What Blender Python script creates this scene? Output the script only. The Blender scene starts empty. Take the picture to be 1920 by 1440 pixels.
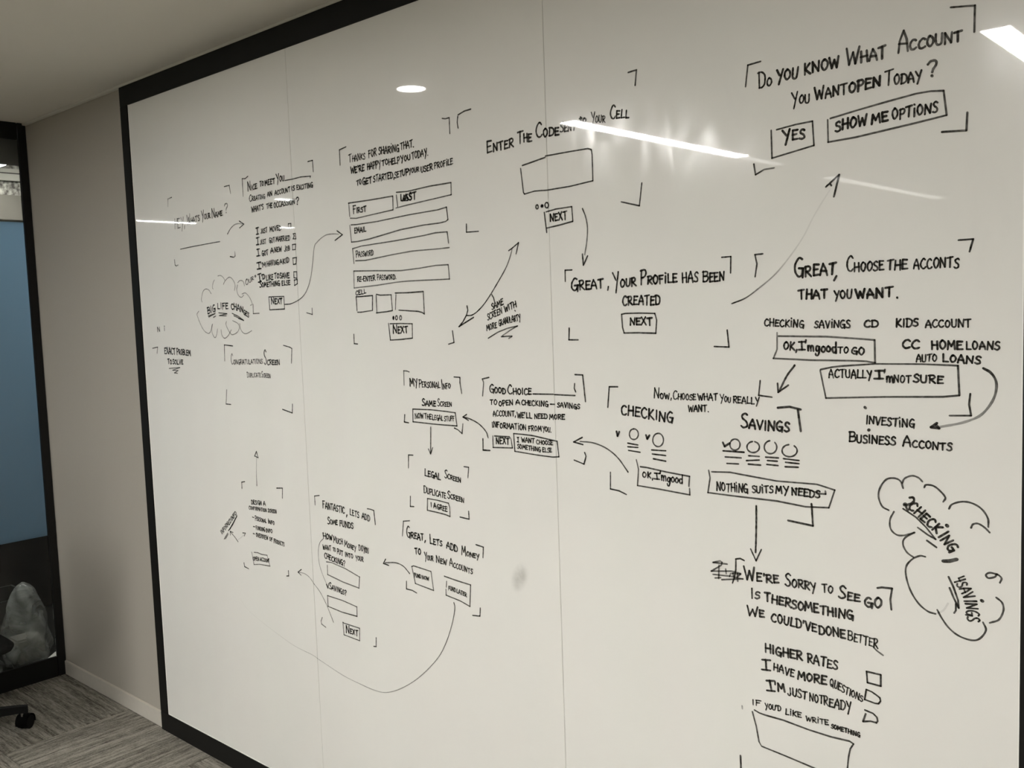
import bpy, bmesh, math, random
import numpy as np
from mathutils import Vector, Matrix
random.seed(7)
PI = math.pi
scn = bpy.context.scene
COL = scn.collection

# ---------------------------------------------------------------- camera, world, exposure
F_PX = 1746.16
CAM = Vector((4.68160, -1.82715, 1.73650))
RIGHT = Vector((0.74566299, 0.66542012, -0.03468086))
DOWN = Vector((0.02923925, -0.08467441, -0.99597957))
FWD = Vector((-0.66568143, 0.74165107, -0.08259496))
cd = bpy.data.cameras.new('camera'); cam = bpy.data.objects.new('camera', cd); COL.objects.link(cam)
cd.sensor_width = 36.0; cd.lens = F_PX / 1920 * 36; cd.clip_start = 0.05; cd.clip_end = 60
m = Matrix.Identity(4)
for i, v in enumerate((RIGHT, -DOWN, -FWD)):
    for r in range(3): m[r][i] = v[r]
m.translation = CAM
cam.matrix_world = m
scn.camera = cam
scn.view_settings.view_transform = 'Standard'
scn.view_settings.look = 'None'
scn.view_settings.gamma = 1
scn.view_settings.use_curve_mapping = False
scn.view_settings.exposure = EXPOSURE = 0.0
w = bpy.data.worlds.new('world'); scn.world = w; w.use_nodes = True
w.node_tree.nodes['Background'].inputs[0].default_value = (0.05, 0.05, 0.045, 1)
w.node_tree.nodes['Background'].inputs[1].default_value = 1.0

H = 2.678            # ceiling height
BX0, BX1 = 0.978, 4.319   # outer frame of the board
PX0, PW = 1.038, 1.0736   # first panel edge, panel width
LAMP = 127.0

# ---------------------------------------------------------------- materials
def mat(name, col=(.5,.5,.5), rough=.5, metal=0.0, spec=.5, emit=None, estr=0):
    M = bpy.data.materials.new(name); M.use_nodes = True
    b = M.node_tree.nodes['Principled BSDF']
    b.inputs['Base Color'].default_value = (*col, 1); b.inputs['Roughness'].default_value = rough
    b.inputs['Metallic'].default_value = metal; b.inputs['Specular IOR Level'].default_value = spec
    if emit:
        b.inputs['Emission Color'].default_value = (*emit, 1); b.inputs['Emission Strength'].default_value = estr
    return M
def N(M, t, **k):
    n = M.node_tree.nodes.new(t)
    for a, v in k.items():
        if a.startswith('i_'):
            key = a[2:].replace('_', ' ')
            n.inputs[key].default_value = v
        else: setattr(n, a, v)
    return n
def L(M, a, b): M.node_tree.links.new(a, b)
def noisy(M, scale, amount, c1, c2, bump=0.0, coord='Object', stretch=(1,1,1), detail=5):
    """mottle the base colour between c1 and c2 and add a little relief"""
    b = M.node_tree.nodes['Principled BSDF']
    tc = N(M, 'ShaderNodeTexCoord'); mp = N(M, 'ShaderNodeMapping'); mp.inputs['Scale'].default_value = stretch
    nz = N(M, 'ShaderNodeTexNoise', i_Scale=scale, i_Detail=detail)
    L(M, tc.outputs[coord], mp.inputs[0]); L(M, mp.outputs[0], nz.inputs['Vector'])
    cr = N(M, 'ShaderNodeValToRGB')
    cr.color_ramp.elements[0].position = .5-amount/2; cr.color_ramp.elements[1].position = .5+amount/2
    cr.color_ramp.elements[0].color = (*c1, 1); cr.color_ramp.elements[1].color = (*c2, 1)
    L(M, nz.outputs['Fac'], cr.inputs[0]); L(M, cr.outputs[0], b.inputs['Base Color'])
    if bump:
        bp = N(M, 'ShaderNodeBump', i_Strength=bump, i_Distance=.002)
        L(M, nz.outputs['Fac'], bp.inputs['Height']); L(M, bp.outputs[0], b.inputs['Normal'])
    return M

M_wall = noisy(mat('wall_paint', rough=.7, spec=.3), 300, .8, (.375,.35,.305), (.40,.375,.325), .15)
M_ceil = noisy(mat('ceiling_paint', rough=.85, spec=.2), 260, .8, (.70,.67,.60), (.73,.70,.63), .1)
M_trimw = mat('light_trim', (.62,.60,.53), .4)
M_base = noisy(mat('baseboard_vinyl', rough=.45), 40, .6, (.52,.49,.44), (.56,.53,.47))
M_black = noisy(mat('black_frame_paint', rough=.6, spec=.2), 900, .6, (.006,.006,.0055), (.0095,.009,.008))
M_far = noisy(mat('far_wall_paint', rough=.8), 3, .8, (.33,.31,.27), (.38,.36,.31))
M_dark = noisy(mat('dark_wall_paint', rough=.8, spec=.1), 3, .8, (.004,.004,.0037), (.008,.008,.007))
M_beige = noisy(mat('beige_beam_paint', rough=.7), 8, .8, (.17,.157,.13), (.20,.187,.157))
M_cream = noisy(mat('cream_beam_paint', rough=.6), 8, .8, (.62,.60,.52), (.72,.70,.62))
M_speck = noisy(mat('sprayed_insulation', rough=.95), 26, .3, (.10,.09,.08), (.62,.60,.53), .5, detail=8)
M_plastic = noisy(mat('black_plastic', rough=.6, spec=.08), 400, .5, (.005,.005,.005), (.009,.009,.0085))
M_fabric = noisy(mat('black_fabric', rough=.9, spec=.15), 700, .6, (.008,.008,.008), (.018,.018,.017), .4)
M_chrome = mat('chrome', (.6,.6,.6), .15, 1.0)
M_paper = noisy(mat('white_paper', rough=.8), 30, .6, (.55,.54,.5), (.7,.69,.64))
M_dash = mat('dark_joint', (.05,.045,.04), .8)

M_lamp = mat('lamp_diffuser', (.9,.9,.87), .5, emit=(1,.975,.94), estr=LAMP)
M_lamp_near = mat('bright_lamp_diffuser', (.9,.9,.87), .5, emit=(1,.975,.94), estr=LAMP*1.28)
M_lamp_fill = mat('fill_lamp_diffuser', (.9,.9,.87), .5, emit=(1,.975,.94), estr=LAMP*.6)  # strength of the fill lamp added by the right wall
M_lamp2 = mat('small_lamp_diffuser', (.9,.9,.87), .5, emit=(1,.975,.94), estr=LAMP)

# blue back painted glass
M_blue = noisy(mat('blue_frosted_glass', rough=.3, spec=.4), 2.2, .9, (.045,.095,.15), (.06,.115,.175))
b = M_blue.node_tree.nodes['Principled BSDF']; tl = N(M_blue, 'ShaderNodeBsdfTranslucent'); tl.inputs[0].default_value = (.62,.80,.94,1)
mx = N(M_blue, 'ShaderNodeMixShader', i_Fac=.5); L(M_blue, b.outputs[0], mx.inputs[1]); L(M_blue, tl.outputs[0], mx.inputs[2])
L(M_blue, mx.outputs[0], M_blue.node_tree.nodes['Material Output'].inputs[0])

# clear glazing
M_glass = bpy.data.materials.new('window_glass'); M_glass.use_nodes = True
nt = M_glass.node_tree; nt.nodes.remove(nt.nodes['Principled BSDF'])
tr = N(M_glass, 'ShaderNodeBsdfTransparent'); tr.inputs[0].default_value = (.93,.95,.94,1)
gl = N(M_glass, 'ShaderNodeBsdfGlossy', i_Roughness=.01); fr = N(M_glass, 'ShaderNodeFresnel', i_IOR=1.45)
mx = N(M_glass, 'ShaderNodeMixShader')
L(M_glass, fr.outputs[0], mx.inputs[0]); L(M_glass, tr.outputs[0], mx.inputs[1]); L(M_glass, gl.outputs[0], mx.inputs[2])
L(M_glass, mx.outputs[0], nt.nodes['Material Output'].inputs[0])

# thin crumpled plastic film
M_film = bpy.data.materials.new('clear_plastic_film'); M_film.use_nodes = True
nt = M_film.node_tree; b = nt.nodes['Principled BSDF']
b.inputs['Base Color'].default_value = (.5,.51,.48,1); b.inputs['Roughness'].default_value = .25
tr = N(M_film, 'ShaderNodeBsdfTransparent'); mx = N(M_film, 'ShaderNodeMixShader')
tc = N(M_film, 'ShaderNodeTexCoord'); nz = N(M_film, 'ShaderNodeTexNoise', i_Scale=7.0, i_Detail=4.0, i_Distortion=1.2)
mr = N(M_film, 'ShaderNodeMapRange'); mr.inputs['From Min'].default_value = .35; mr.inputs['From Max'].default_value = .65
mr.inputs['To Min'].default_value = .15; mr.inputs['To Max'].default_value = .75
bp = N(M_film, 'ShaderNodeBump', i_Strength=1.0, i_Distance=.02)
L(M_film, tc.outputs['Object'], nz.inputs['Vector']); L(M_film, nz.outputs['Fac'], mr.inputs['Value'])
L(M_film, nz.outputs['Fac'], bp.inputs['Height']); L(M_film, bp.outputs[0], b.inputs['Normal'])
L(M_film, mr.outputs[0], mx.inputs[0]); L(M_film, tr.outputs[0], mx.inputs[1]); L(M_film, b.outputs[0], mx.inputs[2])
L(M_film, mx.outputs[0], nt.nodes['Material Output'].inputs[0])

# carpet: streaky loops, streaks run along the tile's own x axis
M_carpet = mat('carpet_tile_pile', rough=.95, spec=.1)
b = M_carpet.node_tree.nodes['Principled BSDF']
tc = N(M_carpet, 'ShaderNodeTexCoord'); oi = N(M_carpet, 'ShaderNodeObjectInfo')
add = N(M_carpet, 'ShaderNodeVectorMath', operation='ADD'); sc = N(M_carpet, 'ShaderNodeVectorMath', operation='SCALE')
sc.inputs['Scale'].default_value = 1.0
cmb = N(M_carpet, 'ShaderNodeCombineXYZ'); mul = N(M_carpet, 'ShaderNodeMath', operation='MULTIPLY'); mul.inputs[1].default_value = 37.0
L(M_carpet, oi.outputs['Random'], mul.inputs[0])
for k in range(3): L(M_carpet, mul.outputs[0], cmb.inputs[k])
L(M_carpet, tc.outputs['Object'], add.inputs[0]); L(M_carpet, cmb.outputs[0], add.inputs[1])
def stretched(vec, scale, nscale, det=3):
    mp = N(M_carpet, 'ShaderNodeMapping'); mp.inputs['Scale'].default_value = scale
    nz = N(M_carpet, 'ShaderNodeTexNoise', i_Scale=nscale, i_Detail=det); L(M_carpet, vec, mp.inputs[0]); L(M_carpet, mp.outputs[0], nz.inputs['Vector'])
    return nz.outputs['Fac']
n1 = stretched(add.outputs[0], (1.1,26,1), 2.0); n2 = stretched(add.outputs[0], (8,70,1), 2.5, 2); n3 = stretched(add.outputs[0], (150,150,1), 1.0, 2)
cr = N(M_carpet, 'ShaderNodeValToRGB'); e = cr.color_ramp.elements
e[0].position = .40; e[0].color = (.085,.078,.064,1); e[1].position = .61; e[1].color = (.32,.30,.255,1)
a1 = N(M_carpet, 'ShaderNodeMath', operation='MULTIPLY_ADD'); a1.inputs[1].default_value = .45
m1 = N(M_carpet, 'ShaderNodeMath', operation='MULTIPLY'); m1.inputs[1].default_value = .35
a2 = N(M_carpet, 'ShaderNodeMath', operation='MULTIPLY_ADD'); a2.inputs[1].default_value = .2
L(M_carpet, n2, m1.inputs[0]); L(M_carpet, n1, a1.inputs[0]); L(M_carpet, m1.outputs[0], a1.inputs[2])
L(M_carpet, n3, a2.inputs[0]); L(M_carpet, a1.outputs[0], a2.inputs[2]); L(M_carpet, a2.outputs[0], cr.inputs[0])
L(M_carpet, cr.outputs[0], b.inputs['Base Color'])
bp = N(M_carpet, 'ShaderNodeBump', i_Strength=.5, i_Distance=.003); L(M_carpet, a2.outputs[0], bp.inputs['Height']); L(M_carpet, bp.outputs[0], b.inputs['Normal'])

# whiteboard: glossy white laminate, with wiped ink haze, a thumbed smudge and dull wipe marks in the gloss
M_board = mat('whiteboard_laminate', (.78,.775,.735), .018, spec=.5)
b = M_board.node_tree.nodes['Principled BSDF']
ge = N(M_board, 'ShaderNodeNewGeometry')
def smear(center, rad, rot=0, soft=.7, ns=14.0, thr=.45):
    mp = N(M_board, 'ShaderNodeMapping', vector_type='TEXTURE')
    mp.inputs['Location'].default_value = center; mp.inputs['Rotation'].default_value = (0, rot, 0); mp.inputs['Scale'].default_value = rad
    L(M_board, ge.outputs['Position'], mp.inputs[0])
    ln = N(M_board, 'ShaderNodeVectorMath', operation='LENGTH'); L(M_board, mp.outputs[0], ln.inputs[0])
    mr = N(M_board, 'ShaderNodeMapRange', interpolation_type='SMOOTHSTEP')
    mr.inputs['From Min'].default_value = 1.0; mr.inputs['From Max'].default_value = 1-soft
    L(M_board, ln.outputs['Value'], mr.inputs['Value'])
    nz = N(M_board, 'ShaderNodeTexNoise', i_Scale=ns, i_Detail=4.0); L(M_board, ge.outputs['Position'], nz.inputs['Vector'])
    m2 = N(M_board, 'ShaderNodeMapRange'); m2.inputs['From Min'].default_value = thr-.2; m2.inputs['From Max'].default_value = thr+.25
    L(M_board, nz.outputs['Fac'], m2.inputs['Value'])
    ml = N(M_board, 'ShaderNodeMath', operation='MULTIPLY'); L(M_board, mr.outputs[0], ml.inputs[0]); L(M_board, m2.outputs[0], ml.inputs[1])
    return ml.outputs[0]
base = b.inputs['Base Color']
sm1 = smear((3.045,0,1.010), (.032,.2,.055), .5, .9, 30, .35)
haze = N(M_board, 'ShaderNodeTexNoise', i_Scale=1.6, i_Detail=6.0, i_Roughness=.65); L(M_board, ge.outputs['Position'], haze.inputs['Vector'])
hr = N(M_board, 'ShaderNodeMapRange'); hr.inputs['From Min'].default_value = .35; hr.inputs['From Max'].default_value = .7
hr.inputs['To Min'].default_value = 0; hr.inputs['To Max'].default_value = .05
L(M_board, haze.outputs['Fac'], hr.inputs['Value'])
s1 = N(M_board, 'ShaderNodeMath', operation='MULTIPLY_ADD'); s1.inputs[1].default_value = .5
L(M_board, sm1, s1.inputs[0]); L(M_board, hr.outputs[0], s1.inputs[2])
mc = N(M_board, 'ShaderNodeMix', data_type='RGBA'); mc.inputs['A'].default_value = (.78,.775,.735,1); mc.inputs['B'].default_value = (.2,.2,.17,1)
L(M_board, s1.outputs[0], mc.inputs['Factor']); L(M_board, mc.outputs['Result'], base)
# wiped film: dull secondary gloss where a cloth has dragged
wipe = N(M_board, 'ShaderNodeMapping'); wipe.inputs['Scale'].default_value = (9, 1, 3.0)
wn = N(M_board, 'ShaderNodeTexNoise', i_Scale=1.8, i_Detail=5.0, i_Distortion=.8); L(M_board, ge.outputs['Position'], wipe.inputs[0]); L(M_board, wipe.outputs[0], wn.inputs['Vector'])
wr = N(M_board, 'ShaderNodeMapRange'); wr.inputs['From Min'].default_value = .42; wr.inputs['From Max'].default_value = .72
wr.inputs['To Min'].default_value = .0; wr.inputs['To Max'].default_value = .085
L(M_board, wn.outputs['Fac'], wr.inputs['Value'])
p1 = smear((3.50,0,2.10), (.46,.3,.17), 0, .8, 9, .42); p2 = smear((4.22,0,1.90), (.12,.3,.30), 0, .9, 9, .5); p3 = smear((1.3,0,2.11), (.22,.3,.05), 0, .8, 9, .42)
pa = N(M_board, 'ShaderNodeMath', operation='MAXIMUM'); L(M_board, p1, pa.inputs[0]); L(M_board, p2, pa.inputs[1])
pb = N(M_board, 'ShaderNodeMath', operation='MAXIMUM'); L(M_board, pa.outputs[0], pb.inputs[0]); L(M_board, p3, pb.inputs[1])
pc = N(M_board, 'ShaderNodeMath', operation='MULTIPLY_ADD'); L(M_board, pb.outputs[0], pc.inputs[0]); L(M_board, wr.outputs[0], pc.inputs[1]); pc.inputs[2].default_value = .004
g2 = N(M_board, 'ShaderNodeBsdfGlossy', i_Roughness=.15); ms = N(M_board, 'ShaderNodeMixShader')
g2.inputs[0].default_value = (1,1,1,1)
L(M_board, pc.outputs[0], ms.inputs[0]); L(M_board, b.outputs[0], ms.inputs[1]); L(M_board, g2.outputs[0], ms.inputs[2])
L(M_board, ms.outputs[0], M_board.node_tree.nodes['Material Output'].inputs[0])

# dry marker ink: per point density attribute, broken up a little
M_ink = bpy.data.materials.new('marker_ink'); M_ink.use_nodes = True
nt = M_ink.node_tree; b = nt.nodes['Principled BSDF']
b.inputs['Base Color'].default_value = (.012,.0115,.009,1); b.inputs['Roughness'].default_value = .03; b.inputs['Specular IOR Level'].default_value = .4
at = N(M_ink, 'ShaderNodeAttribute', attribute_name='ink'); ge2 = N(M_ink, 'ShaderNodeNewGeometry')
nz = N(M_ink, 'ShaderNodeTexNoise', i_Scale=110.0, i_Detail=3.0); L(M_ink, ge2.outputs['Position'], nz.inputs['Vector'])
mr = N(M_ink, 'ShaderNodeMapRange'); mr.inputs['From Min'].default_value = .3; mr.inputs['From Max'].default_value = .7
mr.inputs['To Min'].default_value = .78; mr.inputs['To Max'].default_value = 1.12
L(M_ink, nz.outputs['Fac'], mr.inputs['Value'])
ml = N(M_ink, 'ShaderNodeMath', operation='MULTIPLY', use_clamp=True); L(M_ink, at.outputs['Fac'], ml.inputs[0]); L(M_ink, mr.outputs[0], ml.inputs[1])
tr = N(M_ink, 'ShaderNodeBsdfTransparent'); mx = N(M_ink, 'ShaderNodeMixShader')
L(M_ink, ml.outputs[0], mx.inputs[0]); L(M_ink, tr.outputs[0], mx.inputs[1]); L(M_ink, b.outputs[0], mx.inputs[2])
L(M_ink, mx.outputs[0], nt.nodes['Material Output'].inputs[0])

# ---------------------------------------------------------------- mesh helpers
def box_bm(bm, x0, y0, z0, x1, y1, z1, bev=0):
    vs = [bm.verts.new((x, y, z)) for x in (x0, x1) for y in (y0, y1) for z in (z0, z1)]
    fs = [(0,1,3,2),(4,6,7,5),(0,4,5,1),(2,3,7,6),(0,2,6,4),(1,5,7,3)]
    faces = [bm.faces.new([vs[i] for i in f]) for f in fs]
    if bev:
        es = list({e for f in faces for e in f.edges})
        bmesh.ops.bevel(bm, geom=es, offset=bev, segments=2, affect='EDGES')
def obj(name, bm, material, parent=None, smooth=False):
    me = bpy.data.meshes.new(name)
    if isinstance(bm, bmesh.types.BMesh):
        bmesh.ops.recalc_face_normals(bm, faces=bm.faces[:]); bm.to_mesh(me); bm.free()
    else: me = bm
    if smooth:
        for p in me.polygons: p.use_smooth = True
    me.materials.clear(); me.materials.append(material)
    o = bpy.data.objects.new(name, me); COL.objects.link(o)
    if parent: o.parent = parent; o.matrix_parent_inverse = Matrix.Translation(-parent.location) if parent.type == 'EMPTY' and parent.parent is None else Matrix.Identity(4)
    return o
def box(name, dims, material, parent=None, bev=0):
    bm = bmesh.new(); box_bm(bm, *dims, bev=bev); return obj(name, bm, material, parent)
def struct(name, dims, material, bev=0):
    o = box(name, dims, material, None, bev); o['kind'] = 'structure'; return o
def thing(name, loc, label, cat, group=None):
    o = bpy.data.objects.new(name, None); COL.objects.link(o); o.location = loc; o.empty_display_size = .1
    o['label'] = label; o['category'] = cat
    if group: o['group'] = group
    return o
def cyl_bm(bm, p0, p1, r0, r1=None, seg=20):
    r1 = r0 if r1 is None else r1
    p0, p1 = Vector(p0), Vector(p1); d = (p1-p0); q = d.to_track_quat('Z', 'Y').to_matrix()
    a = [bm.verts.new(p0 + q @ Vector((r0*math.cos(2*PI*i/seg), r0*math.sin(2*PI*i/seg), 0))) for i in range(seg)]
    c = [bm.verts.new(p1 + q @ Vector((r1*math.cos(2*PI*i/seg), r1*math.sin(2*PI*i/seg), 0))) for i in range(seg)]
    for i in range(seg):
        j = (i+1) % seg; bm.faces.new((a[i], a[j], c[j], c[i]))
    bm.faces.new(a[::-1]); bm.faces.new(c)
def bevel_all(bm, off, seg=2):
    bmesh.ops.bevel(bm, geom=[e for e in bm.edges if e.calc_face_angle(0) > .5], offset=off, segments=seg, affect='EDGES')

# ---------------------------------------------------------------- the room
XR, YF = 7.4, -9.2
struct('wall_back', (-.06, .012, 0, XR, .14, H), M_wall)
struct('wall_right', (XR, YF, 0, XR+.12, .14, H), M_wall)
struct('wall_front', (-.06, YF-.12, 0, XR+.12, YF, H), M_far)
ceil = struct('ceiling', (-.06, YF-.12, H, XR+.12, .14, H+.12), M_ceil)
struct('trim_1', (0.0, -.006, H-.011, XR, .012, H), M_trimw, .002)
struct('baseboard_back', (.004, .001, 0, BX0, .012, .072), M_base, .003)
floor = struct('floor', (-.06, YF-.12, -.14, XR+.12, .14, -.012), M_dark)
# quarter turned carpet tiles
T = .70
tb = bmesh.new(); box_bm(tb, -T/2+.0012, -T/2+.0012, -.012, T/2-.0012, T/2-.0012, 0, bev=.002)
tme = bpy.data.meshes.new('carpet_tile'); bmesh.ops.recalc_face_normals(tb, faces=tb.faces[:]); tb.to_mesh(tme); tb.free(); tme.materials.append(M_carpet)
for i in range(-1, 11):
    for j in range(0, 14):
        cx, cy = .67 + (i+.5)*T, .18 - (j+.5)*T
        if cx > XR + T/2: continue
        o = bpy.data.objects.new('carpet_tile', tme); COL.objects.link(o); o.parent = floor
        o.location = (cx, cy, random.uniform(-.0004, .0004)); o.rotation_euler = (0, 0, PI/2*(((i + j) % 2) + 2*random.randint(0, 1) + 1))

# glazed wall on the left: black floor-to-ceiling frames
gw = bpy.data.objects.new('window_1', None); COL.objects.link(gw); gw['kind'] = 'structure'
Y0 = 0.0
box('top_rail', (-.016, -2.40, H-.078, 0, -.03, H), M_black, gw, .002)
box('bottom_rail', (-.016, -2.40, 0, 0, -.03, .10), M_black, gw, .002)
box('frame_post', (-.016, -.027, 0, 0, .010, H), M_black, gw, .002)
box('frame_post', (-.016, -2.45, 0, 0, -2.40, H), M_black, gw, .002)
box('glass_pane', (-.011, -2.40, .10, -.006, -.03, H-.078), M_glass, gw)
for k, (ya, yb) in enumerate([(-4.85, -2.45), (-7.2, -4.85)]):
    g = bpy.data.objects.new('window_%d' % (k+2), None); COL.objects.link(g); g['kind'] = 'structure'
    box('top_rail', (-.016, ya+.05, H-.078, 0, yb, H), M_black, g, .002)
    box('bottom_rail', (-.016, ya+.05, 0, 0, yb, .10), M_black, g, .002)
    box('frame_post', (-.016, ya, 0, 0, ya+.05, H), M_black, g, .002)
    box('glass_pane', (-.011, ya+.05, .10, -.006, yb, H-.078), M_glass, g)
struct('wall_left', (-.10, YF-.12, 0, 0, -7.2, H), M_wall)

# the room beyond the glass
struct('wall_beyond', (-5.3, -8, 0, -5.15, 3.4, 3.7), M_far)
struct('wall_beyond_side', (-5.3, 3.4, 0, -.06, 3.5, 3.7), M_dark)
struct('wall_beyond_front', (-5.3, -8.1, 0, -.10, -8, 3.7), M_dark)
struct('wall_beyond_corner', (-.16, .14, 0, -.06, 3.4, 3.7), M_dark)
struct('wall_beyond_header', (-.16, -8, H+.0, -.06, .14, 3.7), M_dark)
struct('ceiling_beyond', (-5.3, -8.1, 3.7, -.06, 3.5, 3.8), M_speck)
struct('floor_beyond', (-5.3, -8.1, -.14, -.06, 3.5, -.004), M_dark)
bw = thing('ceiling_beam', (-5.0, 0, 2.60), 'beige dropped beam with pale ledge and dark joint line, above the blue panel', 'beam')
box('beam_face', (-5.14, -8, 2.60, -5.0, 3.39, 2.983), M_beige, bw, .004)
box('sprayed_band', (-5.14, -8, 2.983, -5.03, 3.39, 3.12), M_speck, bw)
box('beam_ledge', (-5.14, -8, 3.12, -4.99, 3.39, 3.186), M_cream, bw, .004)
bm = bmesh.new(); box_bm(bm, -5.14, -7.9, 3.186, -5.0, 3.38, 3.197); obj('dark_joint', bm, M_dash, bw)
box('beam_ledge', (-5.14, -8, 3.197, -4.99, 3.39, 3.235), M_cream, bw, .004)
box('sprayed_band', (-5.14, -8, 3.235, -5.03, 3.39, 3.69), M_speck, bw)
# header blind behind the top of the glass
hb = box('roller_blind_box', (-.13, -2.39, 2.498, -.07, .12, 2.62), mat('blind_box_grey', (.22,.21,.19), .6)); hb['label'] = 'dark grey blind box behind the top of the glazing'; hb['category'] = 'blind'
# blue panel standing right behind the glass
bp_ = thing('blue_panel', (-.06, -1.2, .69), 'tall blue frosted glass panel standing behind the black framed glazing', 'panel')
box('panel_sheet', (-.085, -2.3, .69, -.073, .10, 2.222), M_blue, bp_, .001)
box('panel_edge_strip', (-.086, -2.3, 2.222, -.072, .10, 2.232), M_beige, bp_, .001)
lowp = box('low_partition', (-1.3, -3.2, 0, -1.24, .6, .98), M_dark); lowp['label'] = 'black low partition behind the plastic bag'; lowp['category'] = 'partition'

# ---------------------------------------------------------------- lamps
def linear_lamp(x0, x1, ya, yb, z, label, material=M_lamp, grp='linear ceiling lamps', pend=0):
    t = thing('linear_ceiling_lamp', ((x0+x1)/2, (ya+yb)/2, z), label, 'lamp')
    zz = z
    box('diffuser', (x0, ya, zz-.004, x1, yb, zz+.004), material, t)
    bm = bmesh.new()
    for d in ((x0-.012, ya-.012, x0, yb+.012), (x1, ya-.012, x1+.012, yb+.012), (x0, ya-.012, x1, ya), (x0, yb, x1, yb+.012)):
        box_bm(bm, d[0], d[1], zz-.005, d[2], d[3], zz+.012)
    obj('trim_frame', bm, M_trimw, t)
    box('housing', (x0, ya, zz+.004, x1, yb, zz+.012), M_trimw, t)
    if pend:
        for yy in (ya+.1, yb-.1) if yb-ya > .4 else ((ya+yb)/2,):
            bm = bmesh.new(); cyl_bm(bm, ((x0+x1)/2, yy, zz+.01), ((x0+x1)/2, yy, 3.7), .004, seg=8)
            obj('suspension_cable', bm, M_trimw, t)
    return t
M_dim = mat('dim_diffuser', (.8,.8,.76), .5, emit=(1,.975,.94), estr=5.0)
M_back = mat('back_diffuser', (.8,.8,.76), .5, emit=(1,.975,.94), estr=48.0)
M_backlight = mat('panel_backlight_diffuser', (.8,.8,.76), .5, emit=(1,.975,.94), estr=85.0)  # for the unseen backlight added to brighten the blue panel
zc = H - .006
linear_lamp(1.635, 1.735, -3.86, -2.0, zc, 'bright linear ceiling lamp over the middle of the room, second row from the glazing', M_lamp_near)
linear_lamp(1.56, 1.66, -8.1, -5.4, zc, 'dim linear ceiling lamp at the far end of the room', M_dim)
linear_lamp(1.645, 1.715, -4.45, -3.90, zc, 'short dim end section behind the second-row linear ceiling lamp', M_dim)
linear_lamp(3.665, 3.765, -3.86, -1.9, zc, 'bright linear ceiling lamp behind the camera, near the right end of the whiteboard')
linear_lamp(3.665, 3.765, -8.1, -5.4, zc, 'added unseen fill lamp far behind the camera, right of the dim one')  # extra lamp added for fill
linear_lamp(5.715, 5.815, -3.86, -1.9, zc, 'added unseen fill lamp nearest the right wall', M_lamp_fill)  # one more row, added as fill light for the room
linear_lamp(-4.0, -3.92, -3.13, -2.1, 2.684, 'pendant linear lamp hanging beyond the glazing', M_lamp2, pend=1)
linear_lamp(-4.0, -3.92, -4.30, -4.14, 2.684, 'short pendant lamp hanging beyond the glazing, further back', M_lamp2, pend=1)
linear_lamp(-1.90, -1.82, -2.80, -2.66, 2.684, 'short pendant lamp hanging close behind the glazing', M_lamp2, pend=1)
linear_lamp(-4.95, -4.04, 1.40, 1.48, 3.15, 'pendant linear lamp hanging crosswise before the beige beam beyond the glazing', M_back, pend=1)
linear_lamp(-4.15, -4.05, .2, 2.8, 3.42, 'added unseen long lamp high by the beige beam, lighting it beyond the glazing', M_back, pend=1)  # added above the visible range to brighten the beam bands
linear_lamp(-1.0, -.9, -.15, 1.3, 2.80, 'added unseen lamp high behind the blue panel, backlighting it', M_backlight, pend=1)  # added out of sight so the blue panel is brighter towards its top
dl = thing('round_downlight', (1.688, -.932, H), 'small round recessed downlight in the ceiling near the whiteboard', 'lamp')
bm = bmesh.new(); cyl_bm(bm, (1.688,-.932,H-.004), (1.688,-.932,H-.001), .060, seg=48)
obj('lens', bm, mat('downlight_lens', (.9,.9,.87), .5, emit=(1,.975,.94), estr=60), dl)
bm = bmesh.new(); seg = 48
for i in range(seg):
    a0, a1 = 2*PI*i/seg, 2*PI*(i+1)/seg
    q = [bm.verts.new((1.688+r*math.cos(a), -.932+r*math.sin(a), z)) for r, z in ((.062,H-.005),(.074,H-.001)) for a in (a0, a1)]
    bm.faces.new((q[0], q[1], q[3], q[2]))
bmesh.ops.remove_doubles(bm, verts=bm.verts[:], dist=1e-5)
obj('trim_ring', bm, M_trimw, dl)

# ---------------------------------------------------------------- the whiteboard
wb = thing('whiteboard', ((BX0+BX1)/2, 0, 0), 'wall-sized glossy whiteboard in a black frame, covered in handwritten black marker screens and arrows', 'whiteboard')
FT, FB = H-.011-.077, .0793
def rail(name, d):
    o = box(name, d, M_black, wb, .0012); return o
rail('top_rail', (BX0, -.0045, FT, BX1, .0118, H-.0112))
rail('bottom_rail', (BX0, -.0045, .0, BX1, .0118, FB))
rail('side_rail', (BX0, -.0045, FB, PX0, .0118, FT))
rail('side_rail', (PX0+3*PW, -.0045, FB, BX1+.04, .0118, FT))
# pale inner lip where the laminate meets the rail
bm = bmesh.new()
for d in ((PX0, FB, PX0+3*PW, FB+.004), (PX0, FB, PX0+.003, FT), (PX0+3*PW-.003, FB, PX0+3*PW, FT)):
    box_bm(bm, d[0], -.0012, d[1], d[2], .002, d[3])
panels = []
for k in range(3):
    panels.append(box('whiteboard_panel', (PX0+k*PW+.0004, 0, FB, PX0+(k+1)*PW-.0004, .0115, FT), M_board, wb, .0009))
obj('edge_bead', bm, mat('white_edge_bead', (.86,.855,.81), .3), wb)
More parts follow.
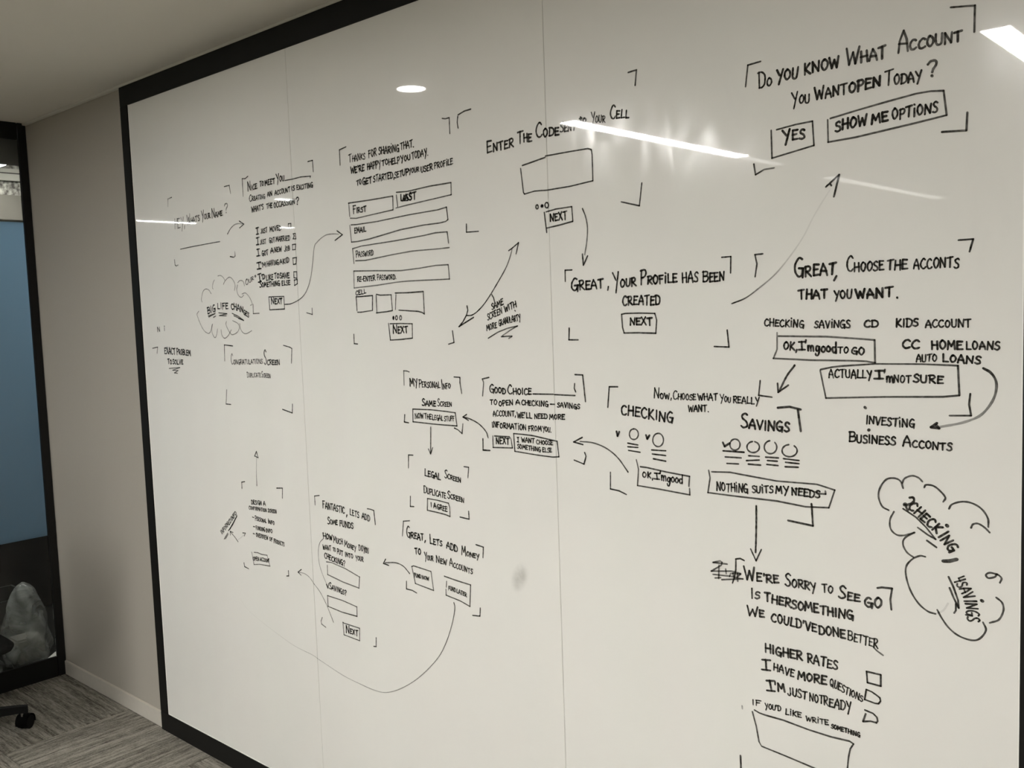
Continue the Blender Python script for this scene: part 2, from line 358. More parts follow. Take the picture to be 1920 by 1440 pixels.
# ---------------------------------------------------------------- handwriting on the board
# Glyphs: strokes in a box one unit high; 'c' strokes are smoothed curves, 'l' strokes are straight.
G = {}
def g(ch, w_, *st): G[ch] = (w_, [(s[0], [tuple(map(float, p.split(','))) for p in s[1:].split()]) for s in st])
g('A', .62, 'l0,0 .08,.5 .3,1 .5,.55 .6,-.02', 'l.06,.38 .55,.36')
g('B', .56, 'l.06,1 .05,0', 'c.0,.95 .38,.98 .5,.78 .36,.56 .1,.53', 'c.1,.53 .5,.48 .54,.2 .3,.02 .03,.03')
g('C', .56, 'c.54,.86 .36,1 .12,.78 .02,.4 .16,.05 .38,.0 .56,.14')
g('D', .6, 'l.07,.98 .06,0', 'c-.02,.95 .3,.97 .57,.7 .55,.25 .32,.02 .03,.02')
g('E', .5, 'l.5,.95 .06,.97 .04,.02 .5,.05', 'l.05,.52 .4,.54')
g('F', .5, 'l.08,.98 .06,-.04', 'l.02,.97 .52,1', 'l.06,.54 .4,.56')
g('G', .6, 'c.52,.92 .3,1 .06,.66 .05,.25 .25,.0 .46,.08 .54,.4', 'l.28,.44 .6,.42 .54,-.08')
g('H', .6, 'l.06,1 .04,0', 'l.55,1 .56,0', 'l.04,.5 .58,.52')
g('I', .2, 'l.1,1 .1,0')
g('!', .45, 'l.22,1 .24,0', 'l.02,.97 .46,1', 'l.0,.02 .44,.0')       # serifed I
g('|', .2, 'l.1,.8 .1,0', 'l.1,1.18 .13,1.14')                          # dotted I
g('J', .46, 'l.36,1 .38,.25', 'c.38,.3 .3,.02 .1,.0 .0,.2')
g('K', .56, 'l.07,1 .06,0', 'l.5,.95 .1,.45 .56,0')
g('L', .48, 'l.08,1 .05,.04 .5,.04')
g('M', .74, 'l.02,0 .1,1 .36,.35 .62,1 .72,0')
g('N', .64, 'l.04,0 .07,1 .54,.05 .6,1')
g('O', .58, 'c.3,.97 .08,.75 .05,.3 .27,.0 .52,.3 .54,.72 .3,.99 .2,.94')
g('P', .52, 'l.08,.98 .06,-.04', 'c.0,.95 .38,1 .52,.76 .38,.5 .08,.46')
g('Q', .6, 'c.3,.97 .06,.7 .07,.25 .3,.0 .54,.3 .54,.75 .3,.98', 'l.32,.3 .64,-.1')
g('R', .58, 'l.08,.98 .06,0', 'c.0,.95 .38,1 .52,.78 .38,.54 .1,.48', 'l.14,.48 .58,0')
g('S', .48, 'c.48,.88 .32,1 .1,.84 .14,.6 .4,.42 .44,.14 .2,.0 .0,.1')
g('T', .58, 'l.3,.98 .28,0', 'l.0,.94 .6,1.02')
g('U', .56, 'c.04,1 .03,.5 .08,.12 .28,.0 .48,.2 .54,1')
g('V', .56, 'l.0,1 .26,0 .54,1')
g('W', .8, 'l.0,1 .18,0 .4,.72 .58,0 .8,1')
g('X', .54, 'l.02,.98 .54,0', 'l.5,1 .0,0')
g('Y', .56, 'l.0,1 .26,.5', 'l.56,1.02 .2,-.3')
g('?', .46, 'c.0,.78 .14,.98 .4,.95 .44,.7 .26,.48 .2,.28', 'l.18,.04 .22,.0')
g('.', .16, 'l.06,.03 .1,.0')
g(',', .2, 'l.12,.12 .04,-.2')
g("'", .14, 'l.08,1.05 .05,.78')
g('-', .34, 'l.04,.45 .32,.46')
g('+', .4, 'l.02,.4 .4,.4', 'l.22,.56 .2,.24')
g('2', .52, 'c.04,.8 .25,1 .46,.8 .4,.45 .1,.1 .02,.16 .1,.24 .3,.02 .54,-.06')
g('4', .52, 'l.06,.95 .08,.42 .5,.45', 'l.42,.95 .4,-.05')
g('o', .44, 'c.22,.5 .04,.38 .04,.12 .22,.0 .4,.15 .4,.4 .2,.52')
g('g', .46, 'c.4,.46 .16,.5 .04,.3 .12,.04 .34,.1 .42,.5 .42,-.1 .3,-.42 .08,-.4 .02,-.25')
g('d', .5, 'c.34,.5 .08,.46 .04,.2 .2,.0 .4,.1', 'l.42,.95 .44,.0')
g('m', .7, 'l.05,.5 .05,.0', 'c.05,.3 .18,.52 .32,.45 .34,.0', 'c.34,.3 .48,.52 .62,.45 .66,.0')
g('t', .36, 'l.18,.8 .18,.0', 'l.02,.52 .36,.56')
g('n', .44, 'l.05,.5 .05,.0', 'c.05,.3 .2,.55 .38,.42 .4,.0')
g(' ', .34)
RND = random.Random(11)
def to_board(px, py):
    d = RIGHT*((px-960)/F_PX) + DOWN*((py-720)/F_PX) + FWD
    t = -CAM.y/d.y
    p = CAM + d*t
    return (p.x, p.z)
def smooth(pts, n=6):
    if len(pts) < 3: return pts
    P = [np.array(p, float) for p in pts]; P = [2*P[0]-P[1]] + P + [2*P[-1]-P[-2]]; out = []
    for i in range(1, len(P)-2):
        for k in range(n):
            t = k/n; a, b_, c, d = P[i-1:i+3]
            out.append(tuple(.5*((2*b_)+(-a+c)*t+(2*a-5*b_+4*c-d)*t*t+(-a+3*b_-3*c+d)*t**3)))
    out.append(tuple(P[-2])); return out
STROKE_N = [0]
class Ink:
    def __init__(s): s.v = []; s.f = []; s.a = []
    def ribbon(s, pts, wd, ink, taper=.0):
        """one pen stroke on the board plane: a flat ribbon with rounded ends; ink may be (start, end)"""
        P = [np.array(p, float) for p in pts]
        Q = [P[0]]
        for p in P[1:]:
            if np.linalg.norm(p-Q[-1]) > 2e-4: Q.append(p)
        if len(Q) < 2: Q = [Q[0], Q[0]+np.array((.0012, 0))]
        i0, i1 = ink if isinstance(ink, tuple) else (ink, ink*RND.uniform(.82, 1.0))
        STROKE_N[0] += 1; y = -.0004 - (STROKE_N[0] % 40)*.00002
        tot = sum(np.linalg.norm(b_-a) for a, b_ in zip(Q, Q[1:])); acc = 0
        d0 = (Q[1]-Q[0])/np.linalg.norm(Q[1]-Q[0]); d1 = (Q[-1]-Q[-2])/np.linalg.norm(Q[-1]-Q[-2])
        nodes = [(Q[0]-d0*wd*.5, d0, .25, 0), (Q[0]-d0*wd*.3, d0, .8, 0)]
        for i, p in enumerate(Q):
            if i: acc += np.linalg.norm(p-Q[i-1])
            dd = (Q[min(i+1, len(Q)-1)]-Q[max(i-1, 0)]); n_ = np.linalg.norm(dd); dd = dd/n_ if n_ > 0 else d0
            nodes.append((p, dd, 1.0, acc/tot))
        nodes += [(Q[-1]+d1*wd*.3, d1, .8, 1), (Q[-1]+d1*wd*.5, d1, .25, 1)]
        base = len(s.v)
        for p, d, k, t in nodes:
            h = wd*.5*k*(1-taper*t)*(1+.10*math.sin(37*t+STROKE_N[0])); nrm = np.array((-d[1], d[0]))
            for sg in (1, -1):
                q = p + nrm*h*sg; s.v.append((q[0], y, q[1])); s.a.append(i0+(i1-i0)*(1-(1-t)**2.5))
        for i in range(len(nodes)-1):
            a = base+2*i; s.f.append((a, a+2, a+3, a+1))
    def poly(s, pts, wd, ink, sharp=True):
        """straight segments, each its own small ribbon so corners stay crisp"""
        Q = [np.array(p, float) for p in pts]
        # slight drag of the hand
        R = [Q[0]]; 
        for a, b_ in zip(Q, Q[1:]):
            R.append(b_)
        n = len(R)-1; i0, i1 = ink if isinstance(ink, tuple) else (ink, ink*RND.uniform(.8, 1))
        run = [R[0]]
        for i in range(1, n):
            a, b_, c = R[i-1], R[i], R[i+1]
            u, v = b_-a, c-b_; lu, lv = np.linalg.norm(u), np.linalg.norm(v)
            cosang = float(u@v)/(lu*lv+1e-12)
            run.append(b_)
            if cosang < .55:
                s.ribbon(run, wd, (i0, i0+(i1-i0)*.6)); run = [b_]
        run.append(R[-1]); s.ribbon(run, wd, (i0, i1))
    def build(s, name, label=None):
        me = bpy.data.meshes.new(name); me.from_pydata(s.v, [], s.f); me.update()
        at = me.attributes.new('ink', 'FLOAT', 'POINT'); at.data.foreach_set('value', s.a)
        o = obj(name, me, M_ink, wb)
        if label: o['label'] = label
        return o
WD = .0037
WT = .0047
def T(txt, p0, p1, h, ink=.97, wd=WT, big=None, ital=.0, name='handwriting', o=None, mid=None, label=True, hh=None):
    """write txt from p0 to p1 (pixels of the photograph, baseline ends), cap height h pixels;
       big = height of the first letter; upper case is written with this hand's capitals; mid lifts the baseline mid point"""
    o_ = o or Ink()
    n = len(txt); ws = []
    k0 = (big/h) if big else 1.0
    for i, c in enumerate(txt):
        w_ = G[c][0]*(min(k0, 1.35) if i == 0 else 1) + .16
        ws.append(w_)
    tot = sum(ws) - .16; x = 0
    b0 = np.array(to_board(*p0)); b1 = np.array(to_board(*p1))
    pm = ((p0[0]+p1[0])/2, (p0[1]+p1[1])/2)
    up_px = (pm[0] - .045*0, pm[1]-10)
    m0 = np.array(to_board(*pm)); m1 = np.array(to_board(*up_px)); sc = np.linalg.norm(m1-m0)/10
    u = (b1-b0)/tot                      # board metres per glyph unit along the line
    hv0 = h*sc; hv1 = (hh or h)*sc
    gu = np.linalg.norm(b1-b0)/tot      # small crowded writing was done with a lighter touch
    wd = min(wd, max(.0029, .21*min(gu, hv0*1.3)))
    bmid = (np.array(to_board(*mid)) - (b0+b1)/2) if mid else np.array((0., 0.))
    un = u/np.linalg.norm(u); nv = np.array((-un[1], un[0])) if True else np.array((0, 1))
    # letters stand mostly upright on the board, leaning a little with the line
    up = nv*.45 + np.array((0, 1))*.55 if abs(un[1]) < .5 else nv
    up = up/np.linalg.norm(up) + un*ital
    for i, c in enumerate(txt):
        k = k0 if i == 0 else 1.0
        w_, st = G[c]; t = (x + w_/2)/tot
        hv = hv0 + (hv1-hv0)*t
        org = b0 + u*x + bmid*(1-(2*t-1)**2)
        jy = RND.uniform(-.05, .05)*hv; js = RND.uniform(.93, 1.07); sl = RND.uniform(-.05, .06)
        wk = min(k, 1.35)
        tilt = bmid*(-4*(2*t-1))/np.linalg.norm(b1-b0) if mid else np.array((0., 0.))
        for kind, pts in st:
            q = []
            for (gx, gy) in pts:
                gx += RND.uniform(-.022, .022); gy += RND.uniform(-.022, .022)
                yy = gy*js if gy > 0 or k == 1 else gy
                q.append(tuple(org + u*(gx*wk) + tilt*np.linalg.norm(u)*(gx*wk) + up*(yy*hv*k + jy) + un*(sl*gy*hv)))
            if kind == 'c': o_.ribbon(smooth(q, 4), wd, ink)
            else: o_.poly(q, wd, ink)
        x += ws[i]
    if o is None:
        words = txt.replace('!', 'I').replace('|', 'I').upper().strip()
        return o_.build(name, 'handwritten words ' + words if label else None)
def Z(x0, y0, s, *pts): return [(x0 + a/s, y0 + b_/s) for a, b_ in pts]
def D(name, *strokes, ink=.9, wd=WD, curve=False, label=None):
    """a drawn mark made of one or more pen strokes, given in photograph pixels"""
    o_ = Ink()
    for st in strokes:
        q = [to_board(*p) for p in st]
        if curve: o_.ribbon(smooth(q, 5), wd, ink)
        else: o_.poly(q, wd, ink)
    return o_.build(name, label)
def oval(x, y, rx, ry, gap=.0, n=14, ph=1.2):
    return [(x+rx*math.cos(ph+(2*PI-gap)*i/n), y-ry*math.sin(ph+(2*PI-gap)*i/n)) for i in range(n+1)]
def BR(*strokes, **k): return D('corner_bracket', *strokes, **k)
def ARROW(shaft, head, ink=.85, hink=.92, wd=WD, hw=None):
    o_ = Ink(); o_.ribbon(smooth([to_board(*p) for p in shaft], 6), wd, ink)
    for h_ in (head if isinstance(head[0], list) else [head]): o_.poly([to_board(*p) for p in h_], hw or WD, hink)
    return o_.build('arrow')
def ZT(o3, txt, a, b_, h, **k):
    x0, y0, s = o3; k2 = dict(k)
    if 'big' in k2: k2['big'] = k2['big']/s
    if 'hh' in k2: k2['hh'] = k2['hh']/s
    if 'mid' in k2: k2['mid'] = (x0+k2['mid'][0]/s, y0+k2['mid'][1]/s)
    return T(txt, (x0+a[0]/s, y0+a[1]/s), (x0+b_[0]/s, y0+b_[1]/s), h/s, **k2)

# --- first screen, far left
o3 = (240, 280, 8)
BR(Z(*o3, (600,860),(600,745),(655,720)), ink=(.35,.9)); BR(Z(*o3, (1445,560),(1520,540),(1540,670)), ink=(.85,.4))
ZT(o3, 'HEY,', (705,1190), (860,1170), 145, ink=.62); ZT(o3, "WHAT'S", (895,1135), (1080,1065), 80, big=150, ink=.72)
ZT(o3, 'YOUR', (1110,1060), (1240,1030), 75, big=130, ink=.8); ZT(o3, 'NAME', (1265,1030), (1420,990), 75, big=135, ink=.85); ZT(o3, '?', (1455,960), (1500,950), 145, ink=.6)
ARROW(Z(*o3, (1495,1270),(1540,1190),(1600,1130),(1660,1115),(1730,1122)), Z(*o3, (1670,1075),(1740,1122),(1675,1180)), ink=(.9,.45))
o3 = (270, 440, 8)
D('writing_line', Z(*o3, (548,218),(700,185),(860,155),(1140,103)), ink=.75)
BR(Z(*o3, (460,375),(468,455),(485,470),(515,455)), ink=.75); BR(Z(*o3, (1365,255),(1370,320),(1350,340),(1295,328)), ink=(.4,.95))
# --- second screen: nice to meet you
o3 = (420, 280, 8)
BR(Z(*o3, (360,405),(320,440),(275,440),(290,705)), ink=(.95,.55)); BR(Z(*o3, (1260,185),(1330,165),(1342,335)))
ZT(o3, 'NICE', (362,630), (500,590), 75, big=140, ink=.82); ZT(o3, 'TO', (540,555), (600,545), 70); ZT(o3, 'MEET', (620,545), (765,505), 75); ZT(o3, 'YOU', (790,495), (905,470), 75, big=120)
D('writing_line', Z(*o3, (915,468),(1040,445),(1150,415),(1300,403),(1295,425)))
ZT(o3, 'CREATING', (385,780), (620,735), 65, big=90); ZT(o3, 'AN', (655,712), (725,695), 65); ZT(o3, 'ACCOUNT', (765,690), (995,632), 68); ZT(o3, 'IS', (1012,620), (1065,605), 65); ZT(o3, 'EXCITING', (1095,610), (1335,568), 68)
ZT(o3, "WHAT'S", (420,945), (595,900), 75); ZT(o3, 'THE', (640,888), (728,875), 72); ZT(o3, 'OCCASSION', (752,880), (1065,815), 78); ZT(o3, '?', (1085,825), (1125,820), 105)
o3 = (420, 400, 6.857)
ZT(o3, '!', (418,270), (452,262), 85); ZT(o3, 'JUST', (475,258), (560,243), 58); ZT(o3, 'MOVED', (592,237), (735,215), 62)
ZT(o3, '!', (418,408), (455,400), 88); ZT(o3, 'JUST', (470,398), (545,385), 58); ZT(o3, 'GOT', (585,382), (658,372), 62); ZT(o3, 'MARRIED', (672,365), (850,345), 62)
ZT(o3, '!', (425,552), (465,545), 85); ZT(o3, 'GOT', (490,545), (570,530), 62); ZT(o3, 'A', (603,510), (640,505), 60); ZT(o3, 'NEW', (655,500), (745,485), 60); ZT(o3, 'JOB', (780,490), (850,475), 55, big=70)
ZT(o3, '!', (430,722), (480,712), 82); ZT(o3, "'M", (480,695), (540,690), 58); ZT(o3, 'HAVING', (555,680), (705,655), 62); ZT(o3, 'A', (720,655), (752,648), 58); ZT(o3, 'KID', (765,650), (840,628), 60)
ZT(o3, "!", (445,890), (485,880), 100); ZT(o3, "'D", (485,852), (530,845), 62); ZT(o3, 'LIKE', (548,865), (635,850), 70); ZT(o3, 'TO', (650,838), (710,832), 62); ZT(o3, 'SAVE', (720,835), (845,830), 65)
ZT(o3, 'SOMETHING', (460,950), (720,930), 60, big=90); ZT(o3, 'ELSE', (748,930), (852,918), 60)
ZT(o3, 'OUR', (285,930), (385,850), 48, big=75, ink=.8); D('dot', Z(*o3, *oval(405,808,9,10)), ink=.8)
for q in ([(828,135),(862,130),(862,192),(828,198),(828,135)], [(892,262),(920,258),(928,328),(890,328),(905,290),(892,262)], [(882,402),(925,396),(920,465),(885,470),(882,402)],
          [(888,575),(935,568),(928,650),(895,658),(888,575)], [(900,752),(938,750),(940,835),(902,828),(900,752)], [(905,858),(945,850),(945,905),(908,928),(905,858)]):
    D('checkbox', Z(*o3, *q))
D('button_outline', Z(*o3, (580,1075),(770,1068),(780,1230),(590,1240),(578,1075))); ZT(o3, 'NEXT', (610,1170), (752,1162), 68, big=80)
BR(Z(*o3, (375,1170),(380,1290),(455,1285)), ink=.7); BR(Z(*o3, (1135,1220),(1138,1300),(1065,1278)))
ARROW(Z(*o3, (785,1170),(870,1160),(1000,1085),(1080,960),(1130,750),(1160,450),(1200,370),(1300,285),(1400,265),(1475,268)), Z(*o3, (1455,225),(1525,275),(1430,348)), ink=(.95,.5), wd=0.0034)
# --- thought cloud
o3 = (270, 440, 8)
c = [Z(*o3, *q) for q in ([(875,1010),(865,980),(870,930),(890,850),(930,815),(975,830),(1010,885)], [(1040,815),(1030,790),(1040,720),(1060,680)], [(1110,620),(1150,612),(1190,640),(1220,690)],
     [(1195,745),(1215,700),(1260,650),(1300,640),(1345,690),(1370,760),(1360,835)], [(1410,720),(1440,690),(1475,690),(1500,720),(1510,765)], [(1405,755),(1395,830),(1420,910),(1465,940),(1500,905)],
     [(1475,890),(1525,875),(1580,930),(1615,1000),(1625,1045),(1600,1060)])]
c += [Z(*(270,590,6), *q) for q in ([(620,-40),(600,-10),(605,20),(640,110),(680,180),(725,210),(750,190),(775,105)], [(770,110),(765,180),(790,250),(815,245),(830,160)], [(870,170),(880,230),(910,265),(950,235),(985,170)],
     [(930,75),(925,110),(945,160),(975,210),(1000,225),(1050,200),(1075,150),(1060,100),(1000,68)], [(1080,100),(1090,160),(1120,205),(1160,212),(1215,180)])]
D('thought_cloud', *c, curve=True, ink=.6, wd=0.0032)
ZT(o3, 'BIG', (962,1190), (1072,1148), 95); ZT(o3, 'LIFE', (1105,1115), (1265,1112), 85); ZT(o3, 'CHAN', (1310,1110), (1490,1165), 85, ital=-.05); ZT(o3, 'GES', (1495,1185), (1575,1245), 72)
D('underline', *[Z(*o3, *q) for q in ([(965,1220),(1070,1182)], [(975,1235),(1070,1186)], [(1045,1240),(1080,1220)], [(1125,1172),(1250,1187)], [(1130,1215),(1245,1187)], [(1140,1215),(1238,1218)], [(1325,1180),(1420,1225),(1500,1285)], [(1350,1215),(1500,1285)], [(1420,1255),(1500,1288)])], ink=.8)
# --- small notes left
o3 = (270, 590, 6)
ZT(o3, 'N', (155,188), (183,186), 45, ink=.8); ZT(o3, '|', (222,180), (245,180), 45, ink=.8)
BR(Z(*o3, (98,378),(155,365),(148,435)), ink=.75)
ZT(o3, 'EXACT', (235,440), (355,442), 68); ZT(o3, 'PROBLEM', (372,448), (527,460), 58, big=72)
ZT(o3, 'TO', (272,553), (315,555), 50); ZT(o3, 'SOLVE', (325,555), (442,558), 52)
D('underline', Z(*o3, (285,605),(405,595),(325,625),(385,628),(345,655),(380,660)), ink=.7)
BR(Z(*o3, (1000,352),(905,340),(910,520)), ink=(.9,.6)); BR(Z(*o3, (1570,345),(1640,365),(1665,380),(1660,545))); BR(Z(*o3, (932,845),(925,1005),(980,1010))); BR(Z(*o3, (1560,1065),(1670,1105),(1672,1005)))
ZT(o3, 'CONGRATULATIONS', (985,558), (1335,550), 48, big=110, ink=.68); ZT(o3, 'SCREEN', (1355,562), (1530,562), 52, big=160, ink=.82)
ZT(o3, 'DUPLICATE', (1165,705), (1315,700), 45, big=62, ink=.72); ZT(o3, 'SCREEN', (1325,702), (1425,712), 45, big=62, ink=.8)
# --- confirmation screen, lower left
o3 = (400, 830, 5.143)
ARROW(Z(*o3, (422,415),(417,300),(418,140)), Z(*o3, (400,130),(417,84),(435,145),(402,128)), ink=(.9,.35), wd=0.0034)
BR(Z(*o3, (278,440),(275,380),(305,375))); BR(Z(*o3, (612,438),(668,438),(668,535)))
ZT(o3, 'DESIGN', (370,590), (468,603), 38); ZT(o3, 'A', (483,605), (505,607), 36)
ZT(o3, 'CONFIRMATION', (345,642), (515,668), 32); ZT(o3, 'SCREEN', (530,668), (612,682), 32)
for a_, b_, wd_ in (((378,717),(392,722),0), ((388,808),(402,812),0), ((385,875),(398,880),0)): D('dash', Z(*o3, a_, b_))
ZT(o3, 'PERSONAL', (405,748), (515,775), 36, big=46); ZT(o3, 'INFO', (530,775), (590,795), 34, big=46)
ZT(o3, 'FUNDING', (412,838), (500,858), 36); ZT(o3, 'INFO', (510,862), (572,872), 34)
ZT(o3, 'OVERVIEW', (415,905), (530,938), 38); ZT(o3, 'OF', (543,945), (572,950), 34); ZT(o3, 'PRODUCTS', (585,965), (687,1000), 38)
D('button_outline', Z(*o3, (395,1057),(430,1060),(470,1078),(520,1085),(548,1190),(450,1172),(395,1175),(372,1055)), ink=.7); ZT(o3, 'OPEN', (387,1135), (445,1138), 36); ZT(o3, 'ACCOUNT', (455,1140), (542,1155), 32)
BR(Z(*o3, (297,1158),(303,1195),(342,1215))); BR(Z(*o3, (725,1235),(728,1285),(708,1285)))
ZT(o3, 'INFORMED', (85,885), (178,762), 38, ink=.75); ZT(o3, 'INFO', (182,755), (228,690), 38, ink=.85)
D('underline', *[Z(*o3, *q) for q in ([(145,850),(190,790),(228,708)], [(150,845),(228,712)], [(160,838),(230,700)], [(105,930),(140,870)], [(118,928),(145,880)])], ink=.72)
D('arrow', Z(*o3, (240,955),(205,905),(165,860)), Z(*o3, (165,890),(163,855),(192,866)), Z(*o3, (285,870),(310,872),(300,900)), ink=.8)
D('faint_line', Z(*o3, (240,935),(270,915),(300,885)), ink=.15)
# --- fantastic screen
o3 = (570, 900, 4.5)
BR(Z(*o3, (95,210),(90,135),(130,130))); BR(Z(*o3, (535,242),(560,246),(590,257),(603,375)))
ZT(o3, 'FANTASTIC', (160,232), (345,282), 52, big=62); ZT(o3, ',', (357,298), (368,300), 50); ZT(o3, 'LETS', (390,292), (465,318), 48); ZT(o3, 'ADD', (490,325), (557,350), 48)
ZT(o3, 'SOME', (200,368), (285,380), 38, big=58); ZT(o3, 'FUNDS', (303,385), (418,412), 46)
ZT(o3, 'HOW', (165,492), (240,505), 40, big=52); ZT(o3, 'MUCH', (250,525), (328,545), 44, big=55); ZT(o3, 'MONEY', (342,558), (440,598), 38, big=50); ZT(o3, 'DO', (465,590), (500,600), 48); ZT(o3, 'YOU', (505,605), (548,620), 44)
ZT(o3, 'WANT', (162,582), (230,598), 40); ZT(o3, 'TO', (245,600), (268,607), 32); ZT(o3, 'PUT', (280,620), (330,640), 42); ZT(o3, 'INTO', (348,645), (415,663), 36); ZT(o3, 'YOUR', (438,672), (503,688), 36)
ZT(o3, 'CHECKING?', (175,655), (347,728), 42)
D('input_box', Z(*o3, (190,690),(230,695),(345,745),(470,818),(465,912),(330,860),(200,797),(198,720)), ink=.68)
ZT(o3, 'SAVINGS?', (215,915), (358,975), 40, big=52)
ARROW(Z(*o3, (160,498),(135,530),(122,600),(130,700),(160,800),(203,900)), Z(*o3, (190,880),(203,912),(210,872)), ink=(.7,.5), wd=0.0027)
D('input_box', Z(*o3, (200,975),(325,1015),(448,1070),(450,1150),(325,1115),(205,1065),(200,975)), ink=.8)
D('button_outline', Z(*o3, (330,1200),(340,1207),(470,1250),(472,1355),(340,1305),(330,1200)), ink=.75); ZT(o3, 'NEXT', (358,1288), (457,1315), 42, big=62)
BR(Z(*o3, (155,1160),(145,1190),(150,1215),(185,1242)), ink=.75); BR(Z(*o3, (610,1330),(610,1405),(590,1403)))
ARROW(Z(*o3, (250,1200),(195,1060),(140,950),(88,878)) + Z(400,830,5.143, (975,1365),(930,1300),(880,1262),(825,1248)), Z(400,830,5.143, (850,1222),(818,1248),(848,1278)), ink=(.8,.6), wd=0.0027)
# --- add money screen
o3 = (700, 960, 6)
BR(Z(*o3, (410,98),(340,103),(328,268)), ink=.75); BR(Z(*o3, (1155,367),(1240,395),(1235,512)))
ZT(o3, 'GREAT', (380,278), (568,322), 68, big=118); ZT(o3, ',', (578,325), (592,328), 70); ZT(o3, 'LETS', (640,355), (775,385), 62, big=105); ZT(o3, 'ADD', (825,405), (948,452), 72); ZT(o3, 'MONEY', (995,480), (1190,528), 52, big=105)
ZT(o3, 'TO', (470,468), (537,480), 62); ZT(o3, 'YOUR', (580,535), (678,550), 55, big=78); ZT(o3, 'NEW', (710,560), (825,598), 55, big=72); ZT(o3, 'ACCOUNTS', (860,605), (1118,700), 56, big=80)
ARROW(Z(*o3, (410,692),(340,610),(250,570),(135,570)), Z(*o3, (140,530),(115,578),(175,600)), ink=.85)
D('button_outline', Z(*o3, (435,612),(455,605),(650,668),(680,882),(475,803),(435,612)), ink=.75); ZT(o3, 'FUND', (465,730), (540,745), 40); ZT(o3, 'NOW', (552,752), (628,772), 40)
D('button_outline', Z(*o3, (800,722),(950,775),(1095,820),(1088,1062),(980,1000),(820,935),(818,870)), Z(*o3, (825,780),(822,845)), ink=.78); ZT(o3, 'FUND', (848,875), (930,900), 44); ZT(o3, 'LATER', (940,910), (1052,955), 46)
BR(Z(*o3, (375,778),(375,865),(440,880),(490,910))); BR(Z(*o3, (1205,1078),(1202,1170),(1120,1162)))
D('connecting_line', Z(440,1060,4.174, (1717,290),(1725,340),(1700,470),(1650,620),(1580,740),(1440,880),(1300,965),(1180,995),(1080,970),(1000,935),(850,860),(660,735)), curve=True, ink=(.85,.42), wd=0.0026)
D('connecting_line', Z(440,1060,4.174, (655,732),(610,700),(480,635),(370,560),(200,430),(100,340),(50,270)), curve=True, ink=(.5,.06), wd=0.0023)
# --- thanks for sharing screen
o3 = (620, 190, 6.857)
BR(Z(*o3, (200,585),(115,625),(125,820))); BR(Z(*o3, (1437,220),(1480,225),(1525,210),(1533,415)))
BR(Z(*o3, (1635,195),(1628,270),(1640,345)), Z(*o3, (1637,175),(1720,125),(1803,100)))
ZT(o3, 'THANKS', (235,785), (445,740), 78, big=105, ink=.88); ZT(o3, 'FOR', (490,725), (592,695), 88); ZT(o3, 'SHAR|NG', (620,685), (880,640), 88); ZT(o3, 'THAT.', (900,622), (1070,585), 90)
ZT(o3, "WE'RE", (262,930), (437,890), 78); ZT(o3, 'HAPPY', (475,880), (645,845), 84); ZT(o3, 'TO', (662,830), (740,810), 70); ZT(o3, 'HELP', (750,822), (888,790), 80); ZT(o3, 'YOU', (905,775), (1025,750), 68); ZT(o3, 'TODAY.', (1045,745), (1255,692), 88)
ZT(o3, 'TO', (338,1085), (400,1062), 62); ZT(o3, 'GET', (415,1075), (530,1048), 80); ZT(o3, 'STARTED,', (550,1035), (822,985), 80); ZT(o3, 'SET', (828,985), (920,965), 78); ZT(o3, 'UP', (925,960), (1005,940), 75); ZT(o3, 'YOUR', (1008,925), (1140,905), 62); ZT(o3, 'USER', (1165,915), (1312,880), 76); ZT(o3, 'PROF|LE', (1335,865), (1572,805), 74)
o3 = (620, 330, 6.857)
D('input_box', Z(*o3, (230,350),(500,310),(800,258),(805,435),(500,505),(330,545),(255,543)), Z(*o3, (235,350),(248,520)), ink=.82); ZT(o3, 'FIRST', (293,480), (458,458), 66, big=95)
D('input_box', Z(*o3, (848,210),(980,200),(1280,130),(1550,85),(1553,240),(1300,300),(1000,370),(840,412)), Z(*o3, (845,245),(862,395)), ink=.82); ZT(o3, 'LAST', (903,322), (1100,295), 88); ZT(o3, 'ASS', (930,322), (1040,305), 80, label=False)
D('input_box', Z(*o3, (265,628),(330,625),(600,585),(1000,500),(1380,435),(1490,400),(1510,560),(1480,585),(1400,605),(1200,630),(900,690),(500,810),(350,842),(270,850),(248,635)), ink=.78); ZT(o3, 'EMAIL', (310,735), (457,712), 66)
D('input_box', Z(*o3, (285,935),(400,900),(850,830),(1200,765),(1350,730),(1500,718),(1518,862)), Z(*o3, (325,1090),(450,1085),(800,1010),(1050,965),(1400,935),(1528,920)), Z(*o3, (285,935),(303,1125)), ink=.72); ZT(o3, 'PASSWORD', (330,1045), (552,1020), 66, big=90)
D('input_box', Z(*o3, (300,1222),(600,1218),(900,1218),(1150,1185),(1350,1150),(1512,1140),(1530,1325),(1000,1350),(850,1365),(600,1405),(305,1440)), Z(*o3, (300,1222),(303,1440)), ink=.72)
ZT(o3, 'RE-ENTER', (345,1358), (575,1345), 64); ZT(o3, 'PASSWORD.', (600,1338), (845,1325), 62, big=75)
o3 = (620, 470, 6.857)
ZT(o3, 'CELL', (325,570), (458,548), 55)
D('input_box', Z(*o3, (330,592),(370,592),(540,577),(540,770)), Z(*o3, (330,595),(342,770)), Z(*o3, (350,792),(390,792),(530,770)))
D('input_box', Z(*o3, (590,560),(640,573),(780,567),(797,770),(720,785),(590,800)), Z(*o3, (587,575),(597,800)), ink=.85)
D('input_box', Z(*o3, (832,545),(1000,540),(1193,525),(1207,815),(1180,795),(1130,780),(880,765)), Z(*o3, (840,565),(833,755)), ink=.85)
